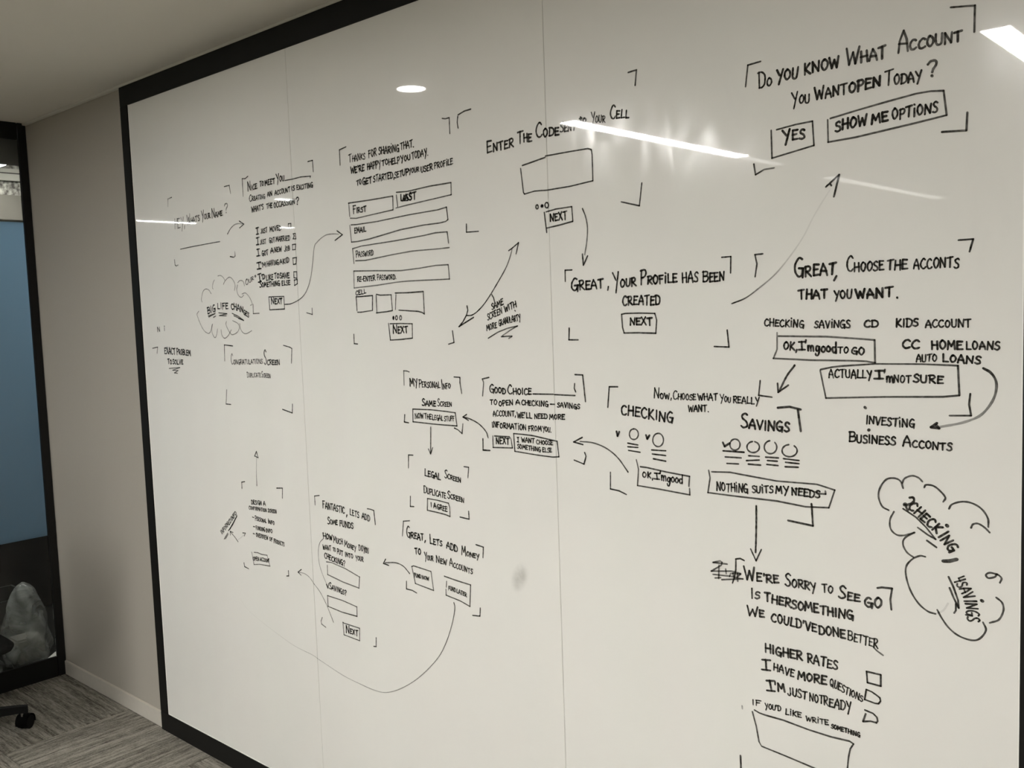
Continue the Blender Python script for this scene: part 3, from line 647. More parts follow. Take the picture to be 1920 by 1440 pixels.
D('page_dot', Z(*o3, *oval(808,865,7,18)), Z(*o3, *oval(808,865,2,10)), curve=True, wd=0.0046); D('page_dot', Z(*o3, *oval(848,863,13,26)), curve=True); D('page_dot', Z(*o3, *oval(900,863,12,27)), curve=True)
D('button_outline', Z(*o3, (765,940),(900,936),(1050,940),(1052,1125),(900,1142),(770,1150),(745,935)), ink=.88); ZT(o3, 'NEXT', (805,1062), (995,1055), 82, big=100)
BR(Z(*o3, (300,1075),(305,1195),(350,1200))); BR(Z(*o3, (1568,1030),(1588,1180),(1518,1203)))
# --- double arrow and granularity note
o3 = (840, 430, 6)
ARROW(Z(*o3, (722,225),(700,310),(650,440),(560,600),(470,750),(400,850),(330,925),(270,965),(215,970)), [Z(*o3, (685,240),(720,215),(795,150),(768,275)), Z(*o3, (215,860),(225,910),(210,965),(170,1040),(125,1095),(290,990))], ink=(.55,.95), wd=0.0032)
D('pointer_tick', Z(*o3, (495,735),(515,770),(525,810)))
o3 = (840, 560, 10.667)
ZT(o3, 'SAME', (880,222), (1110,115), 115); ZT(o3, 'SCREEN', (795,430), (1088,300), 122); ZT(o3, 'WITH', (1140,265), (1372,160), 122); ZT(o3, 'MORE', (778,635), (985,580), 112); ZT(o3, 'GRANULARTY', (1020,545), (1455,420), 118)
D('dot', Z(*o3, (1340,235),(1352,248)))
D('underline', Z(*o3, (810,790),(1000,670),(1200,590),(1395,545),(1250,630),(1090,740)), Z(*o3, (1070,760),(1180,752),(1285,750),(1220,795)), ink=(.85,.55))
# --- enter the code screen
o3 = (840, 190, 4.8)
ZT(o3, 'ENTER', (355,465), (590,408), 72, big=112); ZT(o3, 'THE', (628,378), (755,358), 72, big=112); ZT(o3, 'CODE', (795,325), (1000,305), 70, big=125)
ZT(o3, 'SENT', (1010,278), (1150,258), 68, big=95); ZT(o3, 'to', (1185,190), (1245,182), 60); ZT(o3, 'YOUR', (1290,195), (1415,188), 58, big=105); ZT(o3, 'CELL', (1460,160), (1628,148), 70, big=118)
D('input_box', Z(*o3, (670,578),(875,505)), Z(*o3, (878,492),(1100,452),(1260,425),(1290,435),(1298,480),(1305,715),(1100,765),(890,800),(780,808),(690,835),(680,820),(655,605)), ink=.85)
D('page_dot', Z(*o3, *oval(803,950,11,18)), curve=True); D('page_dot', Z(*o3, *oval(848,942,8,9)), Z(*o3, *oval(848,942,3,3)), curve=True, wd=0.0046); D('page_dot', Z(*o3, *oval(890,935,16,24)), curve=True)
D('button_outline', Z(*o3, (885,995),(970,970),(1115,948),(1125,1080),(1000,1115),(893,1140)), Z(*o3, (868,1000),(890,1180)), ink=.85); ZT(o3, 'NEXT', (920,1080), (1072,1060), 68)
ARROW(Z(*o3, (1212,965),(1240,1040),(1257,1140),(1250,1270),(1232,1380)), Z(1030,430,5.053, (315,235),(325,340),(365,252)), ink=(.92,.6), wd=0.0034)
BR(Z(*o3, (168,1105),(168,1178),(275,1170))); BR(Z(*o3, (1745,735),(1723,940),(1560,905)), ink=.85); BR([(1178,136),(1193.5,131),(1191,160)], ink=.8)
# --- profile created screen
o3 = (1030, 430, 5.053)
BR(Z(*o3, (215,385),(150,387),(152,492))); BR(Z(*o3, (1635,265),(1720,258),(1718,412)))
ZT(o3, 'GREAT', (210,580), (512,555), 82, big=112); ZT(o3, ',', (553,555), (566,555), 90); ZT(o3, 'YOUR', (610,560), (822,535), 75, big=150); ZT(o3, 'PROF|LE', (868,522), (1210,500), 78, big=130); ZT(o3, 'HAS', (1262,500), (1408,493), 95); ZT(o3, 'BEEN', (1455,500), (1660,485), 82, big=105)
ZT(o3, 'CREATED', (697,718), (1052,712), 85)
D('button_outline', Z(*o3, (688,805),(720,797),(850,793),(1000,797),(1018,860),(1010,985),(850,980),(710,982),(695,930),(686,805)), ink=.85); ZT(o3, 'NEXT', (765,908), (975,905), 68)
BR(Z(*o3, (190,935),(187,1047),(275,1047))); BR(Z(*o3, (1687,955),(1703,1115),(1565,1110)))
ARROW(Z(*(1180,300,4.364), (840,1175),(950,1130),(1060,1050),(1200,930),(1330,770),(1430,620),(1500,480),(1570,360),(1640,250)), [Z(*(1180,300,4.364), (1610,220),(1718,120),(1675,300)), Z(*(1180,300,4.364), (1648,200),(1655,210))], ink=(.95,.10), wd=0.0030)
# --- do you know screen, top right
o3 = (1380, 0, 3.556)
BR(Z(*o3, (165,410),(80,435),(65,578)), ink=.85); BR([(1783,14),(1828.3,10.3),(1827,60)], ink=.85); BR([(1814,211),(1812.2,244.7),(1766.3,247.5)], ink=(.75,.9)); BR(Z(*o3, (120,1095),(132,1165),(190,1130),(255,1120)), ink=(.95,.6))
ZT(o3, 'DO', (152,590), (238,570), 55, big=108); ZT(o3, 'YOU', (270,545), (412,518), 68, big=78); ZT(o3, 'KNOW', (455,498), (688,450), 72); ZT(o3, 'WHAT', (738,435), (1000,385), 78, big=105, ink=.82); ZT(o3, 'ACCOUNT', (1082,350), (1505,272), 68, big=135, ink=.82)
ZT(o3, 'YOU', (372,700), (492,682), 55, big=85); ZT(o3, 'WANT', (528,668), (738,625), 66, big=76); ZT(o3, 'OPEN', (755,618), (965,575), 68); ZT(o3, 'TODAY', (995,575), (1235,535), 65, big=100); ZT(o3, '?', (1285,512), (1340,502), 110, ink=.85)
D('button_outline', Z(*o3, (272,865),(400,830),(510,808),(520,970),(240,1055),(235,870)), ink=.82); ZT(o3, 'YES', (315,945), (458,920), 66, big=78)
D('button_outline', Z(*o3, (630,790),(800,738),(1000,680),(1200,625),(1300,608),(1385,605),(1405,768),(1200,820),(800,915),(615,948),(612,800)), ink=.75)
ZT(o3, 'SHOW', (665,878), (872,830), 66); ZT(o3, 'ME', (905,828), (1012,805), 60); ZT(o3, 'OPT|ONS', (1042,798), (1345,750), 68)
# --- choose the accounts screen
o3 = (1380, 430, 3.556)
BR(Z(1180,300,4.364, (1092,768),(1028,775),(1045,850),(1030,955)), ink=.85); BR(Z(*o3, (1485,72),(1582,65),(1558,148)))
ZT(o3, 'GREAT', (392,318), (665,298), 72, big=122); ZT(o3, ',', (655,325), (675,328), 100); ZT(o3, 'CHOOSE', (738,282), (985,272), 62, big=100); ZT(o3, 'THE', (1010,272), (1142,265), 62); ZT(o3, 'ACCONTS', (1185,265), (1485,255), 66)
ZT(o3, 'THAT', (418,462), (608,460), 58); ZT(o3, 'YOU', (655,465), (772,460), 55); ZT(o3, 'WANT', (800,462), (1045,450), 62); ZT(o3, '.', (1070,455), (1082,455), 60)
ZT(o3, 'CHECK|NG', (190,640), (452,655), 46); ZT(o3, 'SAV|NGS', (525,655), (762,655), 48); ZT(o3, 'CD', (855,652), (947,652), 48); ZT(o3, 'KIDS', (1068,652), (1215,645), 52); ZT(o3, 'ACCOUNT', (1265,655), (1565,650), 50)
D('button_outline', Z(*o3, (285,712),(600,715),(800,728),(925,738),(928,890),(870,880),(800,876),(500,872),(250,860),(275,800),(275,690)), ink=.72)
ZT(o3, 'OK,', (318,802), (412,808), 55); ZT(o3, '!', (420,805), (462,805), 52); ZT(o3, "'mgood", (462,808), (672,822), 72); ZT(o3, 'TO', (682,822), (748,828), 40); ZT(o3, 'GO', (772,832), (855,836), 46)
ZT(o3, 'CC', (1110,788), (1220,793), 54, wd=.0062); ZT(o3, 'HOME', (1305,798), (1510,800), 56, wd=.0062); ZT(o3, 'LOANS', (1535,802), (1758,802), 52, wd=.0062); ZT(o3, 'AUTO', (1205,885), (1340,878), 46, wd=.006); ZT(o3, 'LOANS', (1380,882), (1630,898), 50, wd=.006)
o3 = (1380, 640, 3.556)
D('button_outline', Z(*o3, (565,188),(640,172),(700,165),(930,150),(1250,152),(1480,162),(1490,360),(1380,370),(1000,370),(600,378),(562,195)), ink=.8)
ZT(o3, 'ACTUALLY', (620,240), (905,248), 52); ZT(o3, '!', (925,250), (985,250), 55); ZT(o3, "'m", (985,268), (1050,272), 72); ZT(o3, 'NOT', (1055,275), (1165,278), 48); ZT(o3, 'SURE', (1185,272), (1380,282), 50)
ARROW(Z(*o3, (1650,180),(1700,210),(1735,270),(1730,350),(1690,430),(1620,500),(1500,545),(1350,572)), Z(*o3, (1340,545),(1300,572),(1355,580),(1335,558)), ink=(.98,.4), wd=0.0047, hw=.0048)
BR(Z(*o3, (1563,350),(1555,420),(1568,495),(1425,495))); BR(Z(*o3, (162,262),(152,360),(240,372)))
ARROW(Z(*o3, (392,160),(340,230),(290,330)), Z(*o3, (278,280),(282,340),(350,292)), ink=.88, wd=0.0044)
ZT(o3, 'INVEST|NG', (868,550), (1190,575), 54, wd=.006); D('dot', Z(*o3, (860,440),(864,444)), wd=.006); ZT(o3, 'BUSINESS', (755,668), (1062,692), 54, big=70, wd=.006); ZT(o3, 'ACCONTS', (1115,698), (1438,730), 48, big=66, wd=.006); D('dot', Z(*o3, (885,592),(888,590)), wd=.006)
# --- good choice screen
o3 = (740, 670, 5.053)
BR(Z(*o3, (140,138),(120,130),(88,127),(92,262)), ink=.8); BR(Z(*o3, (565,185),(620,190),(620,240),(637,340)))
ZT(o3, 'MY', (148,275), (218,272), 62, big=75); ZT(o3, 'PERSONAL', (232,282), (432,290), 54, big=75); ZT(o3, 'INFO', (448,302), (532,292), 48, big=90)
ZT(o3, 'SAME', (262,455), (392,465), 48, big=62); ZT(o3, 'SCREEN', (408,462), (542,468), 42, big=76)
D('button_outline', Z(*o3, (175,490),(350,497),(480,512),(575,525),(592,650),(400,635),(175,610),(173,490)), ink=.82); ZT(o3, 'NOW', (195,578), (275,578), 50); ZT(o3, 'THE', (285,580), (352,588), 48); ZT(o3, 'LEGAL', (360,592), (458,598), 48); ZT(o3, 'STUFF', (472,602), (568,602), 44)
BR(Z(*o3, (97,543),(93,612),(135,620))); BR(Z(*o3, (568,670),(600,685),(640,722),(648,630)), ink=(.95,.5)); ARROW(Z(*o3, (343,660),(343,780),(343,912)), Z(*o3, (322,868),(342,915),(362,855)))
BR(Z(*o3, (895,190),(832,205),(845,240),(835,365)), ink=.85); ZT(o3, 'GOOD', (903,330), (1052,345), 52, big=75); ZT(o3, 'CHOICE', (1075,348), (1297,352), 55, big=82)
D('writing_line', Z(*o3, (1312,347),(1505,350)), Z(*o3, (1515,353),(1710,362)))
ZT(o3, 'TO', (905,445), (972,447), 46); ZT(o3, 'OPEN', (990,462), (1122,450), 48); ZT(o3, 'A', (1148,445), (1188,445), 46); ZT(o3, 'CHECKING', (1205,447), (1455,468), 46); ZT(o3, '-', (1472,465), (1518,467), 46, label=False); ZT(o3, 'SAVINGS', (1542,470), (1755,490), 46)
ZT(o3, 'ACCOUNT,', (935,555), (1150,560), 50); ZT(o3, "WE'LL", (1163,572), (1300,578), 52); ZT(o3, 'NEED', (1325,580), (1448,580), 44); ZT(o3, 'MORE', (1468,585), (1612,588), 46)
ZT(o3, 'INFORMAT|ON', (925,662), (1248,690), 50); ZT(o3, 'FROM', (1270,695), (1392,698), 46); ZT(o3, 'YOU.', (1405,700), (1485,708), 42)
D('button_outline', Z(*o3, (948,745),(1090,752),(1105,775),(1118,858),(935,853),(932,745)), ink=.8); ZT(o3, 'NEXT', (963,818), (1088,825), 56)
D('button_outline', Z(*o3, (1130,722),(1200,728),(1300,740),(1540,795),(1558,942),(1500,945),(1350,925),(1140,890),(1128,722)), ink=.88); ZT(o3, '! WANT', (1162,800), (1325,812), 44); ZT(o3, 'CHOOSE', (1345,820), (1502,832), 40); ZT(o3, 'SOMETHING', (1165,860), (1385,895), 40); ZT(o3, 'ELSE', (1403,895), (1490,900), 40)
BR(Z(*o3, (838,772),(840,878),(905,882)), wd=0.0046); BR(Z(1050,690,3.692, (105,45),(158,48),(178,232)), Z(1050,690,3.692, (103,108),(100,140),(110,165))); BR(Z(1050,690,3.692, (172,585),(182,610),(168,665),(100,637)))
ARROW(Z(*o3, (888,762),(865,700),(800,630),(720,585),(655,566)), Z(*o3, (685,540),(648,565),(700,597)))
# --- legal screen
o3 = (720, 840, 9)
BR(Z(*o3, (490,122),(415,118),(415,335)), ink=.85); BR(Z(*o3, (1352,315),(1430,325),(1418,500))); BR(Z(*o3, (447,815),(445,985),(508,988))); BR(Z(*o3, (1430,1068),(1438,1200),(1285,1165)))
ZT(o3, 'LEGAL', (688,470), (955,535), 100, big=125); ZT(o3, 'SCREEN', (1025,495), (1300,585), 75, big=130); ZT(o3, 'DUPLICATE', (675,755), (1050,850), 95, big=120); ZT(o3, 'SCREEN', (1075,840), (1355,922), 78, big=125)
D('button_outline', Z(*o3, (735,850),(900,880),(1090,930),(1112,1000),(1118,1155),(1050,1125),(900,1085),(735,1048),(738,860)), ink=.8); ZT(o3, 'I', (790,990), (812,992), 68); ZT(o3, 'AGREE', (843,1005), (1072,1075), 82)
# --- what you really want screen
o3 = (1050, 690, 3.692)
BR(Z(*o3, (400,130),(342,130),(332,272)))
ZT(o3, 'NOW,', (652,208), (775,215), 38, big=70, wd=.0055); ZT(o3, 'CHOOSE', (785,215), (942,222), 40, big=62, wd=.0055); ZT(o3, 'WHAT', (958,220), (1090,222), 42, wd=.0055); ZT(o3, 'YOU', (1108,230), (1182,238), 35, big=50, wd=.0055); ZT(o3, 'REALLY', (1200,242), (1378,250), 44, wd=.0055); ZT(o3, 'WANT.', (890,300), (1030,302), 42, wd=.0055)
ZT(o3, 'CHECKING', (425,318), (782,380), 66); ZT(o3, 'SAVINGS', (1255,412), (1590,445), 64, big=95)
BR(Z(*o3, (1508,275),(1590,268),(1668,287)), Z(*o3, (1648,292),(1668,437)), wd=0.0046)
D('tick', Z(*o3, (393,440),(400,470),(412,442)), wd=0.0057); D('tick', Z(*o3, (597,465),(605,490),(620,467)), wd=0.0057); D('tick', Z(*o3, (1128,515),(1140,543),(1175,520)), wd=0.0046)
for x, y, rx, ry, gp in ((512,458,31,37,0), (680,498,37,46,0), (1212,530,35,38,.2), (1338,547,43,38,.4), (1458,548,43,45,.9), (1590,572,52,42,.8)):
    D('sketched_circle', Z(*o3, *oval(x, y, rx, ry, gp, 16, 1.7)), curve=True, ink=.82)
for q in ([(470,520),(540,533)],[(470,545),(540,550)],[(475,570),(555,583)],[(635,567),(733,573)],[(640,595),(733,606)],[(647,628),(733,645)],[(1130,573),(1275,583)],[(1145,615),(1255,622)],[(1157,660),(1237,664)],
          [(1307,607),(1380,612)],[(1292,641),(1380,637)],[(1305,665),(1390,672)],[(1425,617),(1513,622)],[(1437,640),(1505,645)],[(1433,667),(1510,675)],[(1548,627),(1655,640)],[(1563,652),(1655,662)],[(1560,683),(1650,687)]):
    D('short_line', Z(*o3, *q), ink=.9)
D('button_outline', Z(*o3, (558,683),(600,688),(740,720),(898,750),(893,818)), Z(*o3, (898,835),(900,878),(700,840),(538,813),(545,700),(530,635)), ink=.82)
ZT(o3, 'OK,', (573,755), (648,768), 38, wd=.0055); ZT(o3, '!', (655,768), (692,772), 40, wd=.0055); ZT(o3, "'mgood", (690,778), (850,798), 62, wd=.0055)
BR(Z(*o3, (350,722),(350,837),(410,850),(460,875)))
ARROW(Z(*o3, (472,720),(400,620),(320,555),(230,518),(140,508)), Z(*o3, (155,480),(95,512),(160,530)), ink=(.85,.7), wd=0.0036)
D('button_outline', Z(*o3, (1052,718),(1180,722),(1300,745),(1500,782),(1780,805),(1903,845),(1862,967),(1700,960),(1500,920),(1200,885),(1025,862),(1040,760),(1030,708)), ink=.8)
ZT(o3, 'NOTH|NG', (1085,848), (1302,865), 58, wd=.0058); ZT(o3, 'SU|TS', (1333,862), (1475,865), 46, wd=.0058); ZT(o3, 'MY', (1495,865), (1580,872), 50, wd=.0058); ZT(o3, 'NEEDS', (1605,878), (1800,900), 50, wd=.0058)
D('strike_through', Z(*o3, (1630,835),(1720,840),(1800,870),(1840,872),(1838,852)), ink=.8)
ARROW(Z(*o3, (1360,955),(1360,1060),(1358,1180)) + [(1417,1035.6)], Z(1310,1020,4.8, (470,45),(518,150),(565,50)), wd=0.0044, ink=.92)
BR(Z(*o3, (1742,940),(1752,1092),(1580,1055)), wd=0.0043)
# --- sorry to see you go screen
o3 = (1310, 1020, 4.8)
D('crossed_out_word', *[Z(*o3, *q) for q in ([(130,165),(195,150),(212,165),(205,190),(115,243)], [(115,243),(300,243),(380,265)], [(130,272),(290,290),(400,315)], [(150,305),(200,302)], [(210,320),(400,312)], [(135,165),(258,180)], [(185,190),(182,310)], [(245,225),(250,265)], [(280,290),(290,265),(310,262),(315,290)], [(315,262),(345,268),(378,270),(345,300)], [(350,265),(352,335)])], ink=.72)
BR(Z(*o3, (410,148),(375,130),(335,135),(335,230),(322,300),(305,350)), ink=.9)
ZT(o3, "WE'RE", (415,322), (722,352), 72, big=118); ZT(o3, 'SORRY', (780,370), (1055,425), 70, big=108); ZT(o3, 'TO', (1115,430), (1208,445), 68); ZT(o3, 'SEE', (1262,485), (1450,520), 68, big=105); ZT(o3, 'GO', (1495,560), (1650,580), 85, ink=.8)
BR(Z(*o3, (1610,395),(1650,390),(1742,400),(1725,500),(1735,590)), wd=0.0043)
ZT(o3, 'IS', (472,488), (550,490), 60, big=85); ZT(o3, 'THER', (595,508), (830,575), 76); ZT(o3, 'SOMETHING', (840,578), (1390,680), 78)
ZT(o3, 'WE', (440,640), (592,665), 66, big=90); ZT(o3, "COULD'VE", (655,690), (1062,795), 74); ZT(o3, 'DONE', (1085,805), (1322,848), 78); ZT(o3, 'BETTER', (1345,860), (1612,935), 76, big=92)
D('pen_tail', Z(*o3, (1575,930),(1605,960),(1660,1000)), ink=.7)
o3 = (1310, 1180, 4.8)
ZT(o3, 'HIGHER', (600,205), (935,282), 76); ZT(o3, 'RATES', (982,290), (1248,365), 78); ZT(o3, '!', (572,358), (645,365), 92); ZT(o3, 'HAVE', (675,365), (858,430), 66); ZT(o3, 'MORE', (893,445), (1150,498), 72); ZT(o3, 'QUESTIONS', (1182,505), (1475,655), 74, hh=55)
ZT(o3, '!', (615,548), (690,555), 90); ZT(o3, "'M", (690,552), (778,560), 72); ZT(o3, 'JUST', (805,590), (975,632), 72); ZT(o3, 'NOT', (998,640), (1122,672), 76); ZT(o3, 'READY', (1128,680), (1370,745), 80)
ZT(o3, 'IF', (483,675), (560,688), 44); ZT(o3, "YOU'D", (598,708), (742,738), 46); ZT(o3, 'L|KE', (783,762), (925,795), 48); ZT(o3, 'WR|TE', (968,820), (1170,862), 42); ZT(o3, 'SOMETHING', (1193,885), (1452,968), 38)
D('checkbox', Z(*o3, (1512,378),(1640,408),(1640,510),(1520,478),(1512,378))); D('checkbox', Z(*o3, (1510,540),(1560,562),(1600,590),(1632,615),(1638,645),(1620,668),(1590,665),(1495,630),(1510,540))); D('checkbox', Z(*o3, (1498,725),(1570,755),(1605,790),(1612,825),(1600,840),(1550,825),(1480,828),(1505,758)))
D('input_box', Z(*o3, (505,725),(550,752),(600,770),(760,815),(1000,905),(1200,968),(1360,1005),(1395,1030),(1365,1075),(1350,1150),(1340,1260),(1335,1380)), Z(*o3, (485,740),(520,870),(545,1010),(568,1050),(800,1145),(1060,1255),(1330,1372)), ink=.82)
BR(Z(*o3, (378,1135),(382,1245),(384,1330),(450,1345)), wd=0.0043)
D('dot', Z(*o3, (393,688),(395,712)), ink=.5)
# --- second cloud, far right
o3 = (1630, 870, 4.114)
D('thought_cloud', *[Z(*o3, *q) for q in ([(150,355),(100,325),(72,250),(85,180),(130,120),(190,108),(240,130),(262,185)], [(255,145),(275,110),(330,90),(380,105),(410,135)], [(425,180),(440,160),(500,170),(560,220),(588,260),(572,290)],
   [(615,345),(640,310),(720,290),(800,305),(870,350),(915,420),(918,485)], [(785,492),(800,465),(840,460),(890,490),(928,528)], [(190,368),(160,430),(165,500),(210,545),(270,550),(350,528)], [(345,530),(275,570),(260,620),(290,680),(340,718)],
   [(432,715),(390,708),(330,735),(285,790),(285,870),(320,980),(380,1075),(450,1135),(510,1155)], [(525,1125),(560,1190),(620,1270),(700,1330),(800,1360),(860,1340),(900,1280),(878,1222)], [(980,1030),(1025,1070),(1035,1130),(1000,1200),(930,1225)],
   [(985,850),(930,838),(900,855),(920,880),(970,870),(985,850),(1020,880),(1008,915)])], curve=True, ink=.8, wd=0.0036)
D('faint_line', Z(*o3, (510,1155),(570,1130),(608,1075)), curve=True, ink=.15)
ZT(o3, '2', (262,318), (300,350), 95, wd=.007); ZT(o3, 'CHECK', (300,335), (520,535), 72, wd=.007); ZT(o3, 'ING', (530,560), (628,680), 80, wd=.007); D('comma_mark', Z(*o3, (572,748),(620,748),(675,735)), wd=.007)
ZT(o3, '4SAV', (655,885), (735,1045), 80, wd=.007); ZT(o3, 'INGS', (735,1050), (760,1210), 88, wd=.007); D('dot', Z(*o3, (598,474),(602,477)), wd=.007); D('dot', Z(*o3, (868,1054),(872,1056)), wd=.007)
D('underline', Z(*o3, (262,345),(360,410),(440,490),(512,580),(450,545),(375,490)), Z(*o3, (445,590),(518,642)), ink=.85)
D('underline', Z(*o3, (612,870),(650,950),(685,1050),(690,1110),(650,1030),(620,955)), Z(*o3, (668,1080),(668,1130),(655,1148)), ink=.85)
# ---------------------------------------------------------------- office chair by the glazing
def cushion(x0, y0, z0, x1, y1, z1, r, nx=10, dome=.012):
    bm = bmesh.new(); box_bm(bm, x0, y0, z0, x1, y1, z1, bev=0)
    bmesh.ops.subdivide_edges(bm, edges=bm.edges[:], cuts=nx, use_grid_fill=True)
    cx, cy, cz = (x0+x1)/2, (y0+y1)/2, (z0+z1)/2; hx, hy, hz = (x1-x0)/2, (y1-y0)/2, (z1-z0)/2
    for v in bm.verts:
        u = Vector(((v.co.x-cx)/hx, (v.co.y-cy)/hy, (v.co.z-cz)/hz))
        q = Vector((v.co.x-cx, v.co.y-cy, v.co.z-cz))
        inner = Vector([max(-h+rr, min(h-rr, c)) for c, h, rr in zip(q, (hx, hy, hz), (r, r, min(r, hz*.98)))])
        d = q - inner
        if d.length > 1e-6:
            d = Vector((d.x/r, d.y/r, d.z/min(r, hz*.98)))
            d = d/max(abs(d.x), abs(d.y), abs(d.z)) * 1 if False else d.normalized()
            v.co = Vector((cx, cy, cz)) + inner + Vector((d.x*r, d.y*r, d.z*min(r, hz*.98)))
        v.co.z += dome*(1-min(1, abs(u.x))**2)*(1-min(1, abs(u.y))**2)*(1 if u.z > 0 else 0)
    return bm
def make_chair(CX, CY, a0, brot, label, top=1.0):
    ch = thing('office_chair', (CX, CY, 0), label, 'chair', None)
    for k in range(5):
        a = a0 + 2*PI*k/5; dx, dy = math.cos(a), math.sin(a); px, py = -dy, dx
        bm = bmesh.new()
        prof = [(.03, .028, .085, .125), (.16, .022, .083, .118), (.285, .017, .080, .108), (.315, .015, .074, .104)]
        rings = []
        for r, hw, z0, z1 in prof:
            rings.append([bm.verts.new((CX+dx*r+px*s, CY+dy*r+py*s, z)) for s, z in ((-hw, z0), (hw, z0), (hw*.7, z1), (-hw*.7, z1))])
        for A, B in zip(rings, rings[1:]):
            for i in range(4): bm.faces.new((A[i], A[(i+1)%4], B[(i+1)%4], B[i]))
        bm.faces.new(rings[0]); bm.faces.new(rings[-1][::-1]); bevel_all(bm, .004)
        leg = obj('base_arm', bm, M_plastic, ch)
        # castor: hooded twin wheel, swivelled
        tx, ty = CX+dx*.292, CY+dy*.292
        sw = a0*0 + (2.2 if k == 0 else k*1.3); wx, wy = math.cos(sw), math.sin(sw); ax, ay = -wy, wx
        c = (tx+wx*.018, ty+wy*.018)
        bm = bmesh.new()
        for s in (-1, 1):
            cyl_bm(bm, (c[0]+ax*s*.006, c[1]+ay*s*.006, .029), (c[0]+ax*s*.024, c[1]+ay*s*.024, .029), .029, .027, seg=28)
        bevel_all(bm, .004)
        cas = obj('castor_wheel', bm, M_plastic, ch)
        bm = bmesh.new(); pts = []
        for s in (-.0255, .0255):
            ring = []
            for q in range(11):
                th = -.35 + (PI+.7)*q/10; r = .034
                ring.append(bm.verts.new((c[0]+ax*s+wx*r*math.cos(th), c[1]+ay*s+wy*r*math.cos(th), .031+r*math.sin(th))))
            pts.append(ring)
        for q in range(10): bm.faces.new((pts[0][q], pts[0][q+1], pts[1][q+1], pts[1][q]))
        bmesh.ops.solidify(bm, geom=bm.faces[:], thickness=.003)
        hood = obj('castor_hood', bm, M_plastic, ch)
        bm = bmesh.new(); cyl_bm(bm, (tx, ty, .060), (tx, ty, .086), .006, seg=12); obj('castor_stem', bm, M_chrome, ch)
    bm = bmesh.new(); cyl_bm(bm, (CX,CY,.08), (CX,CY,.135), .042, .034, 28); bevel_all(bm, .004); obj('base_hub', bm, M_plastic, ch)
    bm = bmesh.new(); cyl_bm(bm, (CX,CY,.135), (CX,CY,.27), .026, .026, 24); obj('column_sleeve', bm, M_plastic, ch)
    bm = bmesh.new(); cyl_bm(bm, (CX,CY,.27), (CX,CY,.35), .014, .014, 20); obj('gas_column', bm, M_chrome, ch)
    bm = bmesh.new(); box_bm(bm, CX-.09, CY-.07, .335, CX+.09, CY+.07, .372, bev=.01); obj('tilt_mechanism', bm, M_plastic, ch)
    obj('seat', cushion(CX-.235, CY-.235, .372, CX+.235, CY+.235, .435, .06), M_fabric, ch, True)
    # back rest leans over the far side
    bk = cushion(CX-.215, CY-.035, .58, CX+.215, CY+.02, top, .05, dome=0)
    bk.transform(Matrix.Translation((CX, CY, 0)) @ Matrix.Rotation(math.radians(brot), 4, 'Z') @ Matrix.Translation((-CX, -CY+.24, 0)))
    obj('backrest', bk, M_fabric, ch, True)
    bm = bmesh.new(); R3 = Matrix.Translation((CX, CY, 0)) @ Matrix.Rotation(math.radians(brot), 4, 'Z')
    def rp(x, y, z): return R3 @ Vector((x, y, z))
    pth = [rp(0,.05,.355), rp(0,.2,.36), rp(0,.265,.42), rp(0,.275,.62), rp(0,.262,top-.2)]
    for A, B in zip(pth, pth[1:]): cyl_bm(bm, A, B, .016, .016, 12)
    obj('back_bracket', bm, M_plastic, ch)
    for s in (-1, 1):
        bm = bmesh.new()
        pp = [rp(s*.10,0,.362), rp(s*.27,0,.368), rp(s*.285,0,.42), rp(s*.285,.0,.52)]
        for A, B in zip(pp, pp[1:]): cyl_bm(bm, A, B, .014, .014, 12)
        arm = obj('armrest_post', bm, M_plastic, ch)
        pad = cushion(-.04, -.12, -.016, .04, .12, .016, .014, 8, 0)
        pad.transform(R3 @ Matrix.Translation((s*.285, -.01, .535)))
        obj('armrest_pad', pad, M_plastic, ch, True)

    return ch
make_chair(.38, -.65, math.atan2(-.345+.65, .515-.38), 150, 'black office chair on a castor base, left of the whiteboard beside the glazing', 1.12)
make_chair(.84, -1.24, .9, 12, 'added unseen black high-backed chair, shading the lower wall, further from the glazing than the other black chair', 1.3)  # out of view, added to cast the soft shadow on the lower wall

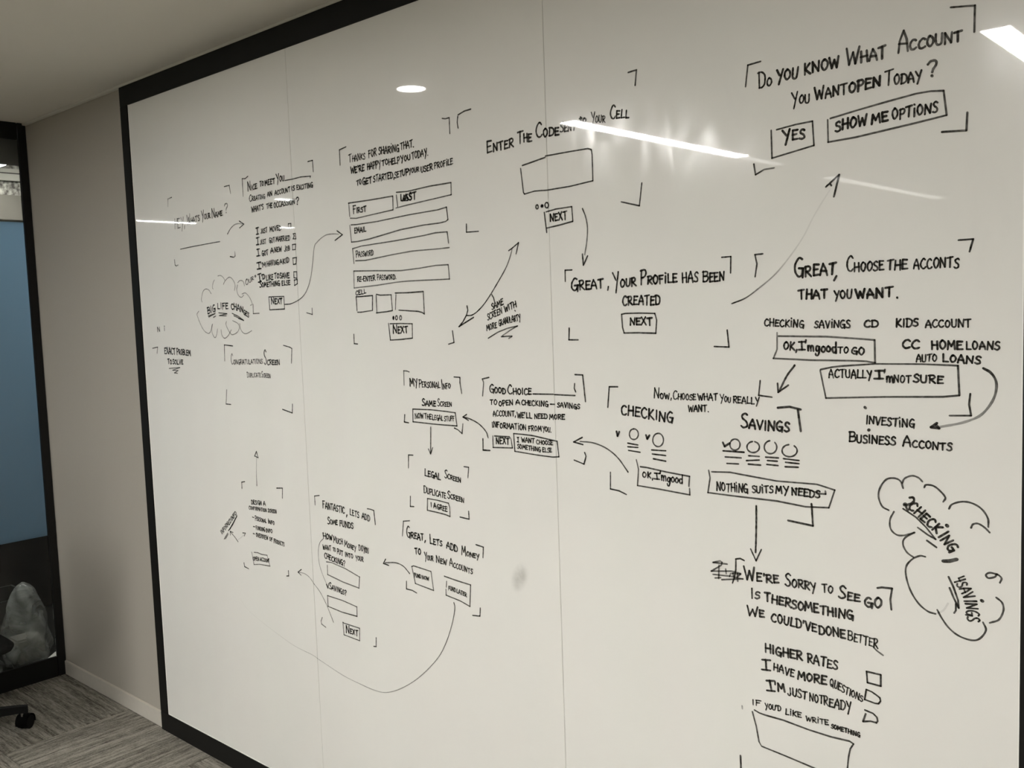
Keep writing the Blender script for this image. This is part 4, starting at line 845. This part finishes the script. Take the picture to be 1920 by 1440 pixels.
# ---------------------------------------------------------------- plastic bag and papers behind the lower glass
def blob(cx, cy, z0, rx, ry, hz, seed, n=44, mm=26, slump=0):
    bm = bmesh.new(); rnd = random.Random(seed)
    ph = [(rnd.uniform(1, 7), rnd.uniform(1, 9), rnd.uniform(0, 6.28), rnd.uniform(.015, .06)) for _ in range(9)]
    rings = []
    for j in range(mm+1):
        t = j/mm; prof = max(.03, (1-abs(2*(t*.5+.5)-1)**3.2)**.55)*(1-.22*t)*(.82+.18*min(1, t*6)) if t < 1 else .05
        ring = []
        for i in range(n):
            a = 2*PI*i/n; wob = 1 + sum(k*math.sin(round(p)*a + q*t*2 + r) for p, q, r, k in ph)
            fold = .045*abs(math.sin(5*a + 9*t + seed))
            ring.append(bm.verts.new((cx+slump*t*t+rx*prof*(wob-fold)*math.cos(a), cy+ry*prof*(wob-fold)*math.sin(a), z0+hz*t)))
        rings.append(ring)
    for A, B in zip(rings, rings[1:]):
        for i in range(n): bm.faces.new((A[i], A[(i+1)%n], B[(i+1)%n], B[i]))
    bm.faces.new(rings[0][::-1]); bm.faces.new(rings[-1])
    return bm
bag = thing('plastic_bag', (-.32, -.05, 0), 'tall crumpled clear plastic bag on the floor behind the lower glass', 'bag')
obj('bag_body', blob(-.33, -.045, .0, .13, .12, .42, 3), M_film, bag, True)
bm = bmesh.new(); box_bm(bm, -.39, -.12, .02, -.27, .02, .14, bev=.01); obj('bag_contents', bm, M_far, bag)
b2 = obj('plastic_wrap', blob(-.20, -.31, .0, .09, .11, .19, 11), M_film, None, True); b2['label'] = 'low heap of crumpled clear plastic wrap on the floor, left of the tall bag'; b2['category'] = 'wrap'
bx_ = thing('open_carton', (-.74, -.05, 0), 'dark open carton standing behind the plastic bag', 'box')
bm = bmesh.new()
for d in ((-.90,-.22,0,-.89,.10,.27), (-.60,-.22,0,-.59,.10,.27), (-.89,-.22,0,-.60,-.21,.27), (-.89,.09,0,-.60,.10,.27), (-.89,-.21,0,-.60,.09,.01)): box_bm(bm, *d)
obj('carton_wall', bm, mat('dark_cardboard', (.022,.021,.018), .8), bx_)
for k, (x, y, z, rz, lab) in enumerate([(-.11, .02, .0, .3, 'small stack of white papers lying on the floor in the corner behind the glass'), (-.075, -.50, .0, 1.2, 'white paper sheets lying on the floor close behind the glass, beside the low plastic wrap')]):
    t = thing('paper_stack', (x, y, z), lab, 'paper')
    for q in range(3):
        bm = bmesh.new(); box_bm(bm, -.045, -.06, 0, .045, .06, .022, bev=.002)
        bm.transform(Matrix.Translation((x+random.uniform(-.01,.01), y, .0+.05*q+.0)) @ Matrix.Rotation(rz+q*.25, 4, 'Z') @ Matrix.Rotation(0, 4, 'X'))
        if q: bm.transform(Matrix.Translation((0, 0, -.028*q)))
        obj('paper_sheet', bm, M_paper, t)
